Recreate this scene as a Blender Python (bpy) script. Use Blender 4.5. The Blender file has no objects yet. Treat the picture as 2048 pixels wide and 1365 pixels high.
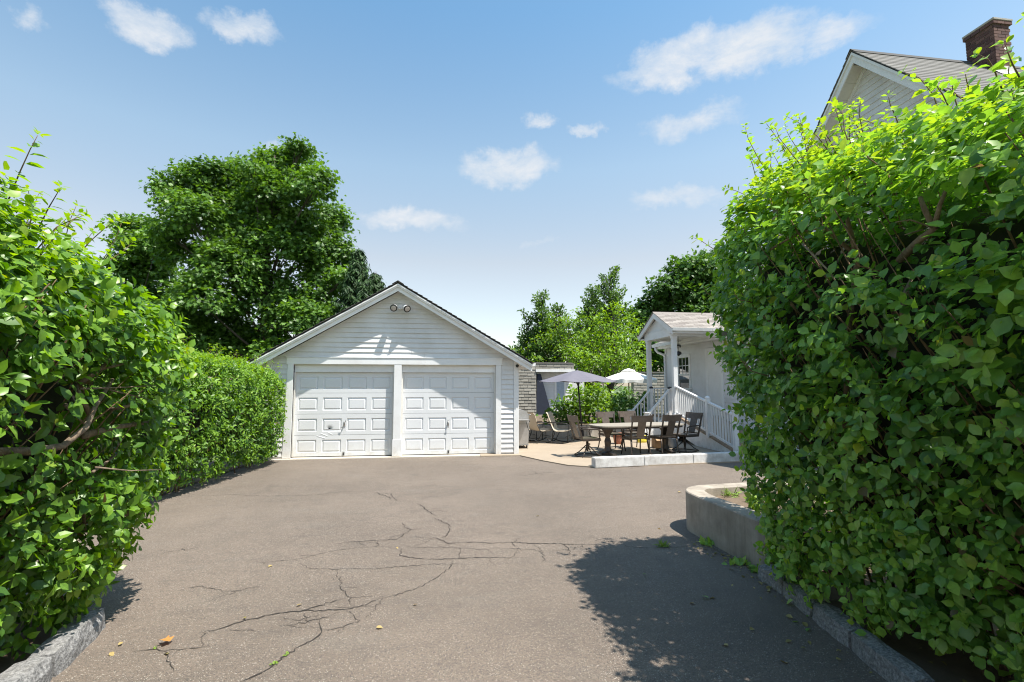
import bpy, bmesh, math, random
import numpy as np
from mathutils import Vector, Matrix

R = math.radians
random.seed(11)
rng = np.random.default_rng(11)
S = bpy.context.scene
COL = S.collection

# ------------------------------------------------------------------ camera
F_PX, YAW, PITCH, CAM_H = 1000.0, R(8.1), R(5.0), 1.75
cam_data = bpy.data.cameras.new('camera')
cam_data.sensor_width = 36.0
cam_data.lens = 36.0 * F_PX / 2048.0
cam_data.clip_start = 0.05
cam_data.clip_end = 2000.0
cam = bpy.data.objects.new('camera', cam_data)
cam.location = (0, 0, CAM_H)
cam.rotation_euler = (R(90) + PITCH, 0, -YAW)
COL.objects.link(cam)
S.camera = cam

# ------------------------------------------------------------------ sun, sky, exposure
SUN_TO = Vector((0.356, -0.28, 1.0)).normalized()      # direction towards the sun
sun_data = bpy.data.lights.new('sun', 'SUN')
sun_data.energy = 4.7
sun_data.angle = R(0.53)
sun_data.color = (1.0, 0.95, 0.87)
sun = bpy.data.objects.new('sun', sun_data)
sun.rotation_euler = SUN_TO.to_track_quat('Z', 'Y').to_euler()
sun.location = SUN_TO * 40
COL.objects.link(sun)
S.view_settings.view_transform = 'Standard'
S.view_settings.look = 'None'
S.view_settings.gamma = 1.0
S.view_settings.use_curve_mapping = False
S.view_settings.exposure = 0.95
S.cycles.max_bounces = 9
S.cycles.diffuse_bounces = 6
S.cycles.glossy_bounces = 2
S.cycles.transmission_bounces = 4
S.cycles.transparent_max_bounces = 8
S.cycles.use_denoising = True
S.cycles.denoiser = 'OPENIMAGEDENOISE'
S.cycles.denoising_input_passes = 'RGB_ALBEDO_NORMAL'
S.cycles.denoising_prefilter = 'ACCURATE'
S.cycles.filter_width = 1.1

# camera frame in world axes, used only to turn measured picture angles into real points
FW = Vector((math.sin(YAW) * math.cos(PITCH), math.cos(YAW) * math.cos(PITCH), math.sin(PITCH)))
RT = Vector((math.cos(YAW), -math.sin(YAW), 0))
UP = RT.cross(FW)
CAM = Vector((0, 0, CAM_H))
def ray(px, py): return FW + RT * ((px - 1024) / F_PX) - UP * ((py - 682.5) / F_PX)
def gnd(px, py, z=0.0):
    d = ray(px, py); return CAM + d * ((z - CAM_H) / d.z)
def aty(px, py, Y):
    d = ray(px, py); return CAM + d * (Y / d.y)
def atx(px, py, X):
    d = ray(px, py); return CAM + d * (X / d.x)

# ------------------------------------------------------------------ node helpers
class NT:
    def __init__(s, tree): s.t = tree; s.n = tree.nodes; s.l = tree.links
    def new(s, typ, **kw):
        n = s.n.new(typ)
        for k, v in kw.items(): setattr(n, k, v)
        return n
    def put(s, sock, v):
        if isinstance(v, bpy.types.NodeSocket): s.l.new(v, sock)
        elif v is not None: sock.default_value = v
    def math(s, op, a, b=None, c=None, clamp=False):
        n = s.new('ShaderNodeMath', operation=op, use_clamp=clamp)
        s.put(n.inputs[0], a); s.put(n.inputs[1], b)
        if c is not None: s.put(n.inputs[2], c)
        return n.outputs[0]
    def vmath(s, op, a, b=None):
        n = s.new('ShaderNodeVectorMath', operation=op)
        s.put(n.inputs[0], a); s.put(n.inputs[1], b)
        return n.outputs['Value'] if op in ('DOT_PRODUCT', 'LENGTH') else n.outputs[0]
    def noise(s, vec, scale, detail=4, rough=0.55, out=0, dist=0.0):
        n = s.new('ShaderNodeTexNoise')
        if vec is not None: s.l.new(vec, n.inputs['Vector'])
        n.inputs['Scale'].default_value = scale; n.inputs['Detail'].default_value = detail
        n.inputs['Roughness'].default_value = rough; n.inputs['Distortion'].default_value = dist
        return n.outputs[out]
    def voro(s, vec, scale, feature='F1', out='Distance'):
        n = s.new('ShaderNodeTexVoronoi', feature=feature)
        if vec is not None: s.l.new(vec, n.inputs['Vector'])
        n.inputs['Scale'].default_value = scale
        return n.outputs[out]
    def ramp(s, fac, stops, interp='LINEAR'):
        n = s.new('ShaderNodeValToRGB'); n.color_ramp.interpolation = interp
        e = n.color_ramp.elements
        while len(e) < len(stops): e.new(0.5)
        for i, (p, c) in enumerate(stops):
            e[i].position = p; e[i].color = (*c, 1) if len(c) == 3 else c
        s.put(n.inputs[0], fac); return n.outputs[0]
    def mix(s, fac, a, b, blend='MIX'):
        n = s.new('ShaderNodeMix', data_type='RGBA', blend_type=blend)
        s.put(n.inputs[0], fac)
        s.put(n.inputs[6], (*a, 1) if isinstance(a, tuple) and len(a) == 3 else a)
        s.put(n.inputs[7], (*b, 1) if isinstance(b, tuple) and len(b) == 3 else b)
        return n.outputs[2]
    def maprange(s, v, a, b, c=0.0, d=1.0):
        n = s.new('ShaderNodeMapRange'); s.put(n.inputs[0], v)
        for i, x in enumerate((a, b, c, d)): n.inputs[i + 1].default_value = x
        return n.outputs[0]
    def scale(s, vec, xyz):
        n = s.new('ShaderNodeMapping'); s.l.new(vec, n.inputs[0]); n.inputs['Scale'].default_value = xyz
        return n.outputs[0]

def new_mat(name):
    m = bpy.data.materials.new(name); m.use_nodes = True
    t = NT(m.node_tree); b = t.n['Principled BSDF']
    geo = t.new('ShaderNodeNewGeometry'); 
    return m, t, b, geo.outputs['Position']
def bump(t, b, h, strength, dist=0.01):
    n = t.new('ShaderNodeBump'); n.inputs['Strength'].default_value = strength; n.inputs['Distance'].default_value = dist
    t.l.new(h, n.inputs['Height']); t.l.new(n.outputs[0], b.inputs['Normal'])

# ------------------------------------------------------------------ world
def build_world():
    w = bpy.data.worlds.new('World'); S.world = w; w.use_nodes = True
    t = NT(w.node_tree); bg = t.n['Background']
    sky = t.new('ShaderNodeTexSky', sky_type='NISHITA', sun_disc=False)
    sky.sun_elevation = math.asin(SUN_TO.z)
    sky.sun_rotation = math.atan2(SUN_TO.x, SUN_TO.y)
    sky.air_density = 1.0; sky.dust_density = 0.9; sky.ozone_density = 1.6; sky.altitude = 50
    tc = t.new('ShaderNodeTexCoord').outputs['Generated']
    n1 = t.noise(tc, 5.0, 4, 0.6, out=1)
    wob = t.vmath('MULTIPLY', t.vmath('SUBTRACT', n1, (0.5, 0.5, 0.5)), (0.13, 0.13, 0.085))
    n1b = t.noise(tc, 22.0, 5, 0.65, out=1)
    wob = t.vmath('ADD', wob, t.vmath('MULTIPLY', t.vmath('SUBTRACT', n1b, (0.5, 0.5, 0.5)), (0.07, 0.07, 0.05)))
    d = t.vmath('ADD', tc, wob)
    # clouds: (picture position, half sizes, weight) for those in view, then more round the dome
    seen = [(300, 42, 88, 48, .9), (490, 64, 72, 36, .8), (1030, 340, 108, 42, 1.0), (828, 436, 122, 28, .8),
            (1342, 396, 112, 26, .62), (1385, 247, 102, 40, .75), (1105, 253, 42, 20, .75), (1178, 268, 30, 13, .6),
            (1360, 115, 150, 46, .8), (1500, 95, 140, 62, 1.0), (1660, 78, 105, 34, .6), (58, 16, 34, 30, .55),
            (545, 293, 32, 14, .55), (1072, 490, 42, 11, .5), (1372, 520, 34, 14, .75), (1300, 128, 90, 30, .7)]
    blobs = []
    for px, py, a, b, wgt in seen:
        c = ray(px, py); s_ = F_PX * c.length / 1.0
        blobs.append((c.normalized(), a / (F_PX * c.length), b / (F_PX * c.length), wgt))
    rr = random.Random(4)
    for k in range(12):
        az = YAW + R(70) + (k + rr.random()) * R(220) / 12; el = R(rr.uniform(10, 50))
        c = Vector((math.sin(az) * math.cos(el), math.cos(az) * math.cos(el), math.sin(el)))
        blobs.append((c, rr.uniform(.06, .16), rr.uniform(.025, .05), rr.uniform(.6, 1)))
    total = None
    for c, a, b, wgt in blobs:
        r_ = c.cross(Vector((0, 0, 1))).normalized(); u_ = r_.cross(c)
        x = t.vmath('DOT_PRODUCT', d, tuple(r_ / a)); y = t.vmath('DOT_PRODUCT', d, tuple(u_ / b))
        q = t.math('MULTIPLY_ADD', x, x, t.math('MULTIPLY', y, y))
        front = t.math('GREATER_THAN', t.vmath('DOT_PRODUCT', d, tuple(c)), 0.0)
        m = t.math('MULTIPLY', t.math('SUBTRACT', 1.0, q, clamp=True), t.math('MULTIPLY', front, wgt))
        total = m if total is None else t.math('MAXIMUM', total, m)
    fb = t.noise(t.scale(tc, (1, 1, 2.1)), 10.0, 8, 0.66, dist=.35)
    fb2 = t.noise(t.scale(tc, (1, 1, 2.2)), 40.0, 6, 0.65)
    dens = t.math('ADD', total, t.math('MULTIPLY', t.math('SUBTRACT', fb, 0.5), 1.7))
    dens = t.math('ADD', dens, t.math('MULTIPLY', t.math('SUBTRACT', fb2, 0.5), 0.75))
    dens = t.math('MULTIPLY', t.maprange(dens, 0.0, 1.05), t.maprange(total, 0.0, 0.55))
    dens = t.math('MULTIPLY', t.math('POWER', dens, .85), 0.95, clamp=True)
    # summer haze: paler towards the horizon, all the way round
    el = t.new('ShaderNodeSeparateXYZ'); t.l.new(tc, el.inputs[0])
    hz = t.ramp(el.outputs[2], [(0.0, (.74, .66, .62)), (.12, (.82, .69, .585)), (.24, (.95, .72, .545)), (.40, (.93, .86, .69)), (.62, (.62, .80, .76)), (1.0, (.55, .74, .76))])
    skyc = t.mix(1.0, sky.outputs[0], t.mix(1.0, hz, (1.5, 1.5, 1.5), 'MULTIPLY'), 'MULTIPLY')
    cl = t.mix(t.maprange(fb, .35, .7), (3.3, 3.65, 4.05), (4.0, 4.1, 4.25))
    colr = t.mix(dens, skyc, cl)
    t.l.new(colr, bg.inputs['Color'])
    bg.inputs['Strength'].default_value = 0.112
build_world()

# ------------------------------------------------------------------ materials
def m_paint(name, col, rough=0.5, dirt=0.12, dirtcol=(.33, .30, .25), sc=2.2, wood=False, gr=0.0):
    m, t, b, pos = new_mat(name)
    n = t.noise(pos, sc, 6, 0.65); n2 = t.noise(t.scale(pos, (3, 3, 30)) if wood else pos, 9 if wood else 30, 4)
    f = t.math('MULTIPLY', t.maprange(n, .42, .75), dirt)
    c = t.mix(f, col, dirtcol)
    c = t.mix(t.maprange(n2, .3, .8, 0, .16), c, tuple(x * .72 for x in col))
    sx = t.new('ShaderNodeSeparateXYZ'); t.l.new(pos, sx.inputs[0])
    gm = t.math('MULTIPLY', t.maprange(sx.outputs[2], .45, .0), t.maprange(t.noise(pos, 7, 5, .7), .35, .65))
    c = t.mix(t.math('MULTIPLY', gm, .55), c, dirtcol)
    if gr:   # peeled, weathered flecks
        fl = t.math('GREATER_THAN', t.noise(t.scale(pos, (1, 1, .5)), 26, 5, .7), 0.66)
        big = t.maprange(t.noise(pos, 1.7, 3), .45, .7)
        c = t.mix(t.math('MULTIPLY', t.math('MULTIPLY', fl, big), gr), c, (.30, .27, .22))
    t.l.new(c, b.inputs['Base Color']); b.inputs['Roughness'].default_value = rough
    bump(t, b, n2, .15, .004)
    return m
def m_plain(name, col, rough=0.5, metal=0.0, var=0.15, sc=14, bmp=.1):
    m, t, b, pos = new_mat(name)
    n = t.noise(pos, sc, 5, .6)
    t.l.new(t.mix(t.maprange(n, .3, .7), tuple(x * (1 - var) for x in col), tuple(min(1, x * (1 + var)) for x in col)), b.inputs['Base Color'])
    b.inputs['Roughness'].default_value = rough; b.inputs['Metallic'].default_value = metal
    if bmp: bump(t, b, t.noise(pos, sc * 6, 3), bmp, .004)
    return m
def m_asphalt():
    m, t, b, pos = new_mat('asphalt')
    big = t.noise(pos, .5, 4, .6); mid = t.noise(t.scale(pos, (1, 2.0, 1)), 2.6, 5, .65); fine = t.noise(pos, 55, 3, .7)
    v = t.voro(pos, 125, out='Color'); vd = t.voro(pos, 125)
    sep = t.new('ShaderNodeSeparateColor'); t.l.new(v, sep.inputs[0])
    base = t.mix(t.maprange(big, .35, .68), (.136, .104, .079), (.196, .152, .117))
    base = t.mix(t.maprange(mid, .5, .75, 0, .42), base, (.074, .063, .054))
    dustn = t.noise(t.scale(pos, (.6, 1.4, 1)), 1.3, 4, .6)
    base = t.mix(t.maprange(dustn, .58, .78, 0, .4), base, (.20, .178, .15))
    base = t.mix(t.maprange(fine, .42, .72, 0, .6), base, (.062, .052, .043))
    grain = t.noise(pos, 165, 2, .6)
    base = t.mix(t.maprange(grain, .5, .68, 0, .62), base, (.050, .042, .036))
    base = t.mix(t.maprange(grain, .46, .30, 0, .45), base, (.30, .265, .225))
    speck = t.math('MULTIPLY', t.math('GREATER_THAN', sep.outputs[0], .86), t.math('LESS_THAN', vd, .40))
    base = t.mix(t.math('MULTIPLY', speck, .8), base, (.42, .38, .32))
    blot = t.noise(t.scale(pos, (.5, 1.6, 1)), 5.5, 6, .7)
    base = t.mix(t.maprange(blot, .55, .75, 0, .3), base, (.065, .055, .046))
    oil = t.noise(t.scale(pos, (1.3, .8, 1)), 1.15, 5, .62)
    base = t.mix(t.maprange(oil, .60, .70, 0, .28), base, (.058, .048, .040))
    dark = t.math('MULTIPLY', t.math('LESS_THAN', sep.outputs[1], .17), t.math('LESS_THAN', vd, .5))
    base = t.mix(t.math('MULTIPLY', dark, .7), base, (.036, .033, .031))
    t.l.new(base, b.inputs['Base Color']); b.inputs['Roughness'].default_value = .82
    h = t.math('ADD', t.math('MULTIPLY', vd, .8), t.math('MULTIPLY', fine, .7))
    bump(t, b, h, .55, .008)
    return m
def m_concrete(name, col, stain=.4, staincol=(.16, .145, .12), streak=False, sc=1.5):
    m, t, b, pos = new_mat(name)
    n = t.noise(pos, sc, 6, .65); f = t.noise(pos, 60, 4, .7)
    c = t.mix(t.math('MULTIPLY', t.maprange(n, .4, .75), stain), col, staincol)
    if streak:
        s_ = t.noise(t.scale(pos, (3.2, 3.2, .45)), 1.6, 6, .65)
        c = t.mix(t.maprange(s_, .45, .72, 0, .75), c, staincol)
    c = t.mix(t.maprange(f, .45, .7, 0, .3), c, tuple(x * .6 for x in col))
    t.l.new(c, b.inputs['Base Color']); b.inputs['Roughness'].default_value = .85
    bump(t, b, t.math('ADD', f, t.math('MULTIPLY', n, 2.0)), .35, .01)
    return m
def m_granite():
    m, t, b, pos = new_mat('granite')
    a = t.noise(pos, 55, 5, .75); n = t.noise(pos, 5, 5, .6)
    c = t.ramp(a, [(.3, (.05, .05, .052)), (.5, (.21, .205, .20)), (.72, (.40, .39, .38))])
    c = t.mix(t.maprange(n, .5, .75, 0, .5), c, (.17, .16, .14))
    t.l.new(c, b.inputs['Base Color']); b.inputs['Roughness'].default_value = .75
    bump(t, b, t.math('ADD', a, t.math('MULTIPLY', t.noise(pos, 16, 5), 3)), .6, .02)
    return m
def m_shingle(name, c1, c2, sx=.3, sz=.14, var=.4):
    m, t, b, pos = new_mat(name)
    oi = t.new('ShaderNodeObjectInfo').outputs['Random']
    n = t.noise(pos, 60, 4, .7); n2 = t.noise(pos, 1.2, 5)
    c = t.mix(oi, c1, c2); c = t.mix(t.maprange(n, .35, .7, 0, var), c, tuple(x * .45 for x in c1))
    c = t.mix(t.maprange(n2, .5, .8, 0, .3), c, tuple(x * .6 for x in c2))
    t.l.new(c, b.inputs['Base Color']); b.inputs['Roughness'].default_value = .9
    bump(t, b, n, .3, .005)
    return m
def m_leaf(name, dark, light, trans=.35, rough=.38, spec=.5, warm=None):
    """leaf: colour by the leaf's own age and shade of green ('tint' attribute), light passes through"""
    m = bpy.data.materials.new(name); m.use_nodes = True
    t = NT(m.node_tree); b = t.n['Principled BSDF']; out = t.n['Material Output']
    at = t.new('ShaderNodeAttribute', attribute_name='tint').outputs['Fac']
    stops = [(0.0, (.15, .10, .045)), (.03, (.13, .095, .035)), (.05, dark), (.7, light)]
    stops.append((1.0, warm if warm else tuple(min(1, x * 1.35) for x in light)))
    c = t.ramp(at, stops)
    pos = t.new('ShaderNodeNewGeometry').outputs['Position']
    c = t.mix(t.maprange(t.noise(pos, 38, 3), .3, .75, 0, .35), c, tuple(x * .6 for x in dark))
    t.l.new(c, b.inputs['Base Color']); b.inputs['Roughness'].default_value = rough
    b.inputs['Specular IOR Level'].default_value = spec
    tr = t.new('ShaderNodeBsdfTranslucent')
    hs = t.new('ShaderNodeHueSaturation'); t.l.new(c, hs.inputs['Color'])
    hs.inputs['Hue'].default_value = .485; hs.inputs['Saturation'].default_value = 1.15; hs.inputs['Value'].default_value = 1.8
    t.l.new(hs.outputs[0], tr.inputs[0])
    mx = t.new('ShaderNodeMixShader'); mx.inputs[0].default_value = trans
    t.l.new(b.outputs[0], mx.inputs[1]); t.l.new(tr.outputs[0], mx.inputs[2]); t.l.new(mx.outputs[0], out.inputs[0])
    return m
def m_bark(name, c1, c2):
    m, t, b, pos = new_mat(name)
    n = t.noise(t.scale(pos, (1, 1, .35)), 30, 6, .7); n2 = t.noise(pos, 7, 4)
    c = t.ramp(n, [(.3, tuple(x * .35 for x in c1)), (.55, c1), (.75, c2)])
    c = t.mix(t.maprange(n2, .5, .75, 0, .5), c, c2)
    t.l.new(c, b.inputs['Base Color']); b.inputs['Roughness'].default_value = .9
    bump(t, b, n, .7, .015)
    return m
def m_glass(name='window_glass'):
    m, t, b, pos = new_mat(name)
    b.inputs['Base Color'].default_value = (.012, .016, .02, 1); b.inputs['Roughness'].default_value = .04
    b.inputs['Specular IOR Level'].default_value = .8
    return m
def m_brick():
    m, t, b, pos = new_mat('brick_red')
    oi = t.new('ShaderNodeObjectInfo').outputs['Random']
    c = t.ramp(oi, [(0, (.055, .026, .026)), (.4, (.105, .05, .042)), (.75, (.16, .085, .068)), (1, (.075, .042, .042))])
    n = t.noise(pos, 40, 5, .7)
    c = t.mix(t.maprange(n, .45, .7, 0, .5), c, (.09, .05, .045))
    t.l.new(c, b.inputs['Base Color']); b.inputs['Roughness'].default_value = .9; bump(t, b, n, .4, .006)
    return m

M = dict(
    white=m_paint('white_paint', (.72, .72, .715), .5, .25, sc=1.2),
    siding=m_paint('siding_paint', (.66, .66, .665), .6, .45, (.36, .33, .28), 1.1, wood=True, gr=.35),
    trim=m_paint('trim_paint', (.74, .74, .74), .5, .25, (.42, .38, .32), 2.5, wood=True, gr=.3),
    door=m_paint('door_enamel', (.66, .67, .685), .42, .14, (.45, .42, .36), 1.0),
    soffit=m_paint('soffit_paint', (.70, .68, .63), .6, .3),
    dark_gap=m_plain('dark_gap', (.02, .02, .022), .9),
    asphalt=m_asphalt(),
    crack=m_plain('crack_dirt', (.028, .023, .019), .95, sc=40),
    patio=m_concrete('patio_concrete', (.335, .27, .20), .35, (.20, .155, .115)),
    apron=m_concrete('apron_concrete', (.50, .45, .38), .3, (.3, .26, .2)),
    planter=m_concrete('planter_concrete', (.38, .33, .27), .75, (.16, .13, .10), streak=True, sc=3.2),
    kerbpaint=m_concrete('kerb_whitewash', (.66, .65, .63), .8, (.30, .27, .235), sc=5),
    retain=m_concrete('retaining_concrete', (.42, .39, .34), .5, (.22, .19, .16), streak=True),
    granite=m_granite(),
    roof=m_shingle('roof_shingle', (.155, .145, .135), (.215, .205, .19)),
    roofdark=m_shingle('roof_shingle_dark', (.05, .048, .047), (.08, .075, .07)),
    porchroof=m_shingle('porch_shingle', (.24, .21, .19), (.37, .335, .30)),
    grey_shingle=m_shingle('grey_shingle', (.23, .215, .185), (.36, .34, .295)),
    navy=m_plain('shaded_shingle_navy', (.018, .024, .042), .85),
    leaf_front=m_leaf('hedge_leaf', (.058, .145, .018), (.225, .405, .042), .40, .37, .48, (.30, .38, .05)),
    leaf_right=m_leaf('vine_leaf', (.076, .188, .036), (.285, .50, .085), .42, .36, .55, (.34, .40, .05)),
    leaf_back=m_leaf('narrow_leaf', (.045, .125, .016), (.205, .37, .036), .38, .44, .42, (.24, .36, .035)),
    leaf_maple=m_leaf('maple_leaf', (.026, .074, .016), (.115, .225, .036), .34, .45, .4),
    leaf_pale=m_leaf('pale_tree_leaf', (.05, .115, .02), (.19, .32, .035), .38, .45, .4),
    leaf_thin=m_leaf('thin_tree_leaf', (.04, .095, .024), (.13, .23, .045), .34, .45, .4),
    leaf_dark=m_leaf('dark_tree_leaf', (.025, .066, .015), (.085, .18, .03), .3, .45, .4),
    leaf_spruce=m_leaf('spruce_needle', (.018, .046, .016), (.055, .115, .03), .15, .6, .3),
    leaf_fallen=m_leaf('fallen_leaf', (.16, .14, .04), (.40, .33, .14), .2, .6, .3, (.50, .24, .07)),
    leaf_weed=m_leaf('weed_leaf', (.07, .15, .02), (.20, .30, .04), .3, .5, .3),
    bark=m_bark('bark', (.20, .145, .10), (.33, .26, .19)),
    twig=m_bark('twig', (.17, .105, .06), (.29, .19, .115)),
    greentwig=m_plain('green_twig', (.10, .14, .045), .6),
    darktrunk=m_bark('dark_bark', (.07, .055, .045), (.13, .11, .09)),
    soil=m_concrete('soil', (.15, .105, .068), .5, (.07, .05, .032), sc=9),
    core=m_plain('hedge_core_dark', (.012, .016, .008), .95),
    grass=m_concrete('lawn', (.07, .12, .03), .6, (.10, .09, .04), sc=3),
    bronze=m_plain('bronze_metal', (.060, .046, .036), .38, .35, .2),
    bronze_lt=m_plain('bronze_slat', (.105, .082, .066), .34, .15, .2),
    black=m_plain('black_metal', (.018, .018, .019), .45, .2),
    chrome=m_plain('grey_metal', (.34, .34, .34), .35, .8),
    stone_top=m_concrete('table_stone', (.28, .25, .205), .4, (.24, .2, .165), sc=9),
    sling=m_plain('tan_sling', (.50, .43, .33), .75, 0, .12, 60),
    lavender=m_plain('lavender_canvas', (.135, .128, .155), .85, 0, .07, 8),
    canvas=m_plain('white_canvas', (.80, .78, .73), .85, 0, .05, 8),
    wood=m_bark('weathered_wood', (.33, .235, .16), (.45, .34, .24)),
    glass=m_glass(),
    inside=m_plain('curtain', (.45, .46, .48), .9),
    brick=m_brick(),
    mortar=m_concrete('mortar', (.40, .37, .33), .3),
    limewash=m_concrete('limewash', (.68, .65, .61), .4, (.4, .36, .31), sc=5),
    steel=m_plain('grill_steel', (.42, .41, .40), .42, .6, .1),
    card=m_plain('cardboard', (.36, .235, .13), .8),
    yellow=m_plain('yellow_print', (.70, .60, .06), .5),
    bluegrey=m_plain('blue_pot', (.30, .36, .44), .5),
    terracotta=m_plain('terracotta', (.38, .15, .09), .8),
    pink=m_plain('pink_petal', (.62, .16, .33), .6),
    lens=m_plain('lamp_lens', (.45, .40, .36), .25),
)

# ------------------------------------------------------------------ mesh helpers
class MB:
    def __init__(s): s.v = []; s.f = []
    def add(s, vs, fs):
        o = len(s.v); s.v += [tuple(v) for v in vs]; s.f += [tuple(i + o for i in f) for f in fs]; return s
    def box(s, x0, x1, y0, y1, z0, z1):
        return s.add([(x0, y0, z0), (x1, y0, z0), (x1, y1, z0), (x0, y1, z0), (x0, y0, z1), (x1, y0, z1), (x1, y1, z1), (x0, y1, z1)],
                     [(0, 3, 2, 1), (4, 5, 6, 7), (0, 1, 5, 4), (1, 2, 6, 5), (2, 3, 7, 6), (3, 0, 4, 7)])
    def hexa(s, a, b):
        """a, b: two matching quads (front, back)"""
        return s.add(list(a) + list(b), [(0, 1, 2, 3), (7, 6, 5, 4), (0, 4, 5, 1), (1, 5, 6, 2), (2, 6, 7, 3), (3, 7, 4, 0)])
    def prism(s, poly, off):
        n = len(poly); off = Vector(off); p = [Vector(q) for q in poly]
        return s.add(p + [q + off for q in p], [tuple(range(n)), tuple(range(2 * n - 1, n - 1, -1))] + [(i, i + n, (i + 1) % n + n, (i + 1) % n) for i in range(n)])
    def bar(s, a, b, w, h, up=(0, 0, 1)):
        a = Vector(a); b = Vector(b); d = (b - a).normalized(); up = Vector(up)
        x = d.cross(up)
        if x.length < 1e-4: x = d.cross(Vector((0, 1, 0)))
        x.normalize(); y = x.cross(d)
        q = lambda c: [c - x * w / 2 - y * h / 2, c + x * w / 2 - y * h / 2, c + x * w / 2 + y * h / 2, c - x * w / 2 + y * h / 2]
        return s.hexa(q(a), q(b))
    def tube(s, pts, rad, n=8, cap=True):
        pts = [Vector(p) for p in pts]
        rad = rad if isinstance(rad, (list, tuple)) else [rad] * len(pts)
        vs = []; fs = []; ref = Vector((0.37, 0.21, 0.9)).normalized(); px = None
        for i, p in enumerate(pts):
            d = (pts[min(i + 1, len(pts) - 1)] - pts[max(i - 1, 0)]).normalized()
            x = (px - d * px.dot(d)) if px else d.cross(ref)
            if x.length < 1e-5: x = d.cross(Vector((1, 0, 0)))
            x.normalize(); px = x; y = d.cross(x)
            for k in range(n):
                a = 2 * math.pi * k / n; vs.append(p + (x * math.cos(a) + y * math.sin(a)) * rad[i])
        for i in range(len(pts) - 1):
            for k in range(n):
                fs.append((i * n + k, i * n + (k + 1) % n, (i + 1) * n + (k + 1) % n, (i + 1) * n + k))
        if cap: fs += [tuple(range(n - 1, -1, -1)), tuple(range((len(pts) - 1) * n, len(pts) * n))]
        return s.add(vs, fs)
    def lathe(s, prof, c=(0, 0, 0), n=16):
        vs = []; fs = []
        for r, z in prof:
            for k in range(n):
                a = 2 * math.pi * k / n; vs.append((c[0] + r * math.cos(a), c[1] + r * math.sin(a), c[2] + z))
        for i in range(len(prof) - 1):
            for k in range(n): fs.append((i * n + k, i * n + (k + 1) % n, (i + 1) * n + (k + 1) % n, (i + 1) * n + k))
        fs += [tuple(range(n - 1, -1, -1)), tuple(range((len(prof) - 1) * n, len(prof) * n))]
        return s.add(vs, fs)
    def grid(s, P):
        """P: rows of points"""
        r, c = len(P), len(P[0])
        return s.add([p for row in P for p in row], [(i * c + j, i * c + j + 1, (i + 1) * c + j + 1, (i + 1) * c + j) for i in range(r - 1) for j in range(c - 1)])

def base_of(parent):
    b = Vector((0, 0, 0))
    while parent is not None: b = b + parent.location; parent = parent.parent
    return b
def mesh_from(name, mb, mat, smooth=False, bevel=0.0):
    me = bpy.data.meshes.new(name); me.from_pydata(mb.v, [], mb.f)
    if bevel:
        bm = bmesh.new(); bm.from_mesh(me)
        bmesh.ops.recalc_face_normals(bm, faces=bm.faces)
        bmesh.ops.bevel(bm, geom=list(bm.edges), offset=bevel, segments=2, affect='EDGES', clamp_overlap=True)
        bm.to_mesh(me); bm.free()
    else:
        bm = bmesh.new(); bm.from_mesh(me); bmesh.ops.recalc_face_normals(bm, faces=bm.faces); bm.to_mesh(me); bm.free()
    me.materials.append(mat)
    if smooth: me.polygons.foreach_set('use_smooth', [True] * len(me.polygons))
    return me
def link(name, me, parent=None, world=True):
    o = bpy.data.objects.new(name, me); COL.objects.link(o)
    if parent is not None:
        o.parent = parent
        if world: o.location = -base_of(parent)
    return o
def obj(name, mb, mat, parent=None, smooth=False, bevel=0.0, world=True):
    return link(name, mesh_from(name, mb, mat, smooth, bevel), parent, world)
def tag(o, label=None, cat=None, group=None, kind=None):
    if label: o['label'] = label
    if cat: o['category'] = cat
    if group: o['group'] = group
    if kind: o['kind'] = kind
    return o
def thing(name, label, cat, loc=(0, 0, 0), group=None):
    o = bpy.data.objects.new(name, None); COL.objects.link(o); o.location = loc; o.empty_display_size = .2
    return tag(o, label, cat, group)
def copy_tree(o, parent=None):
    c = o.copy(); COL.objects.link(c)
    if parent is not None: c.parent = parent
    for ch in list(o.children): copy_tree(ch, c)
    return c
# ------------------------------------------------------------------ ground, driveway, patio
tag(obj('ground', MB().grid([[(x, y, -.012) for x in (-400, -60, -20, 0, 20, 60, 400)] for y in (-200, -20, 0, 30, 90, 600)]), M['grass']), kind='structure')

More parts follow.
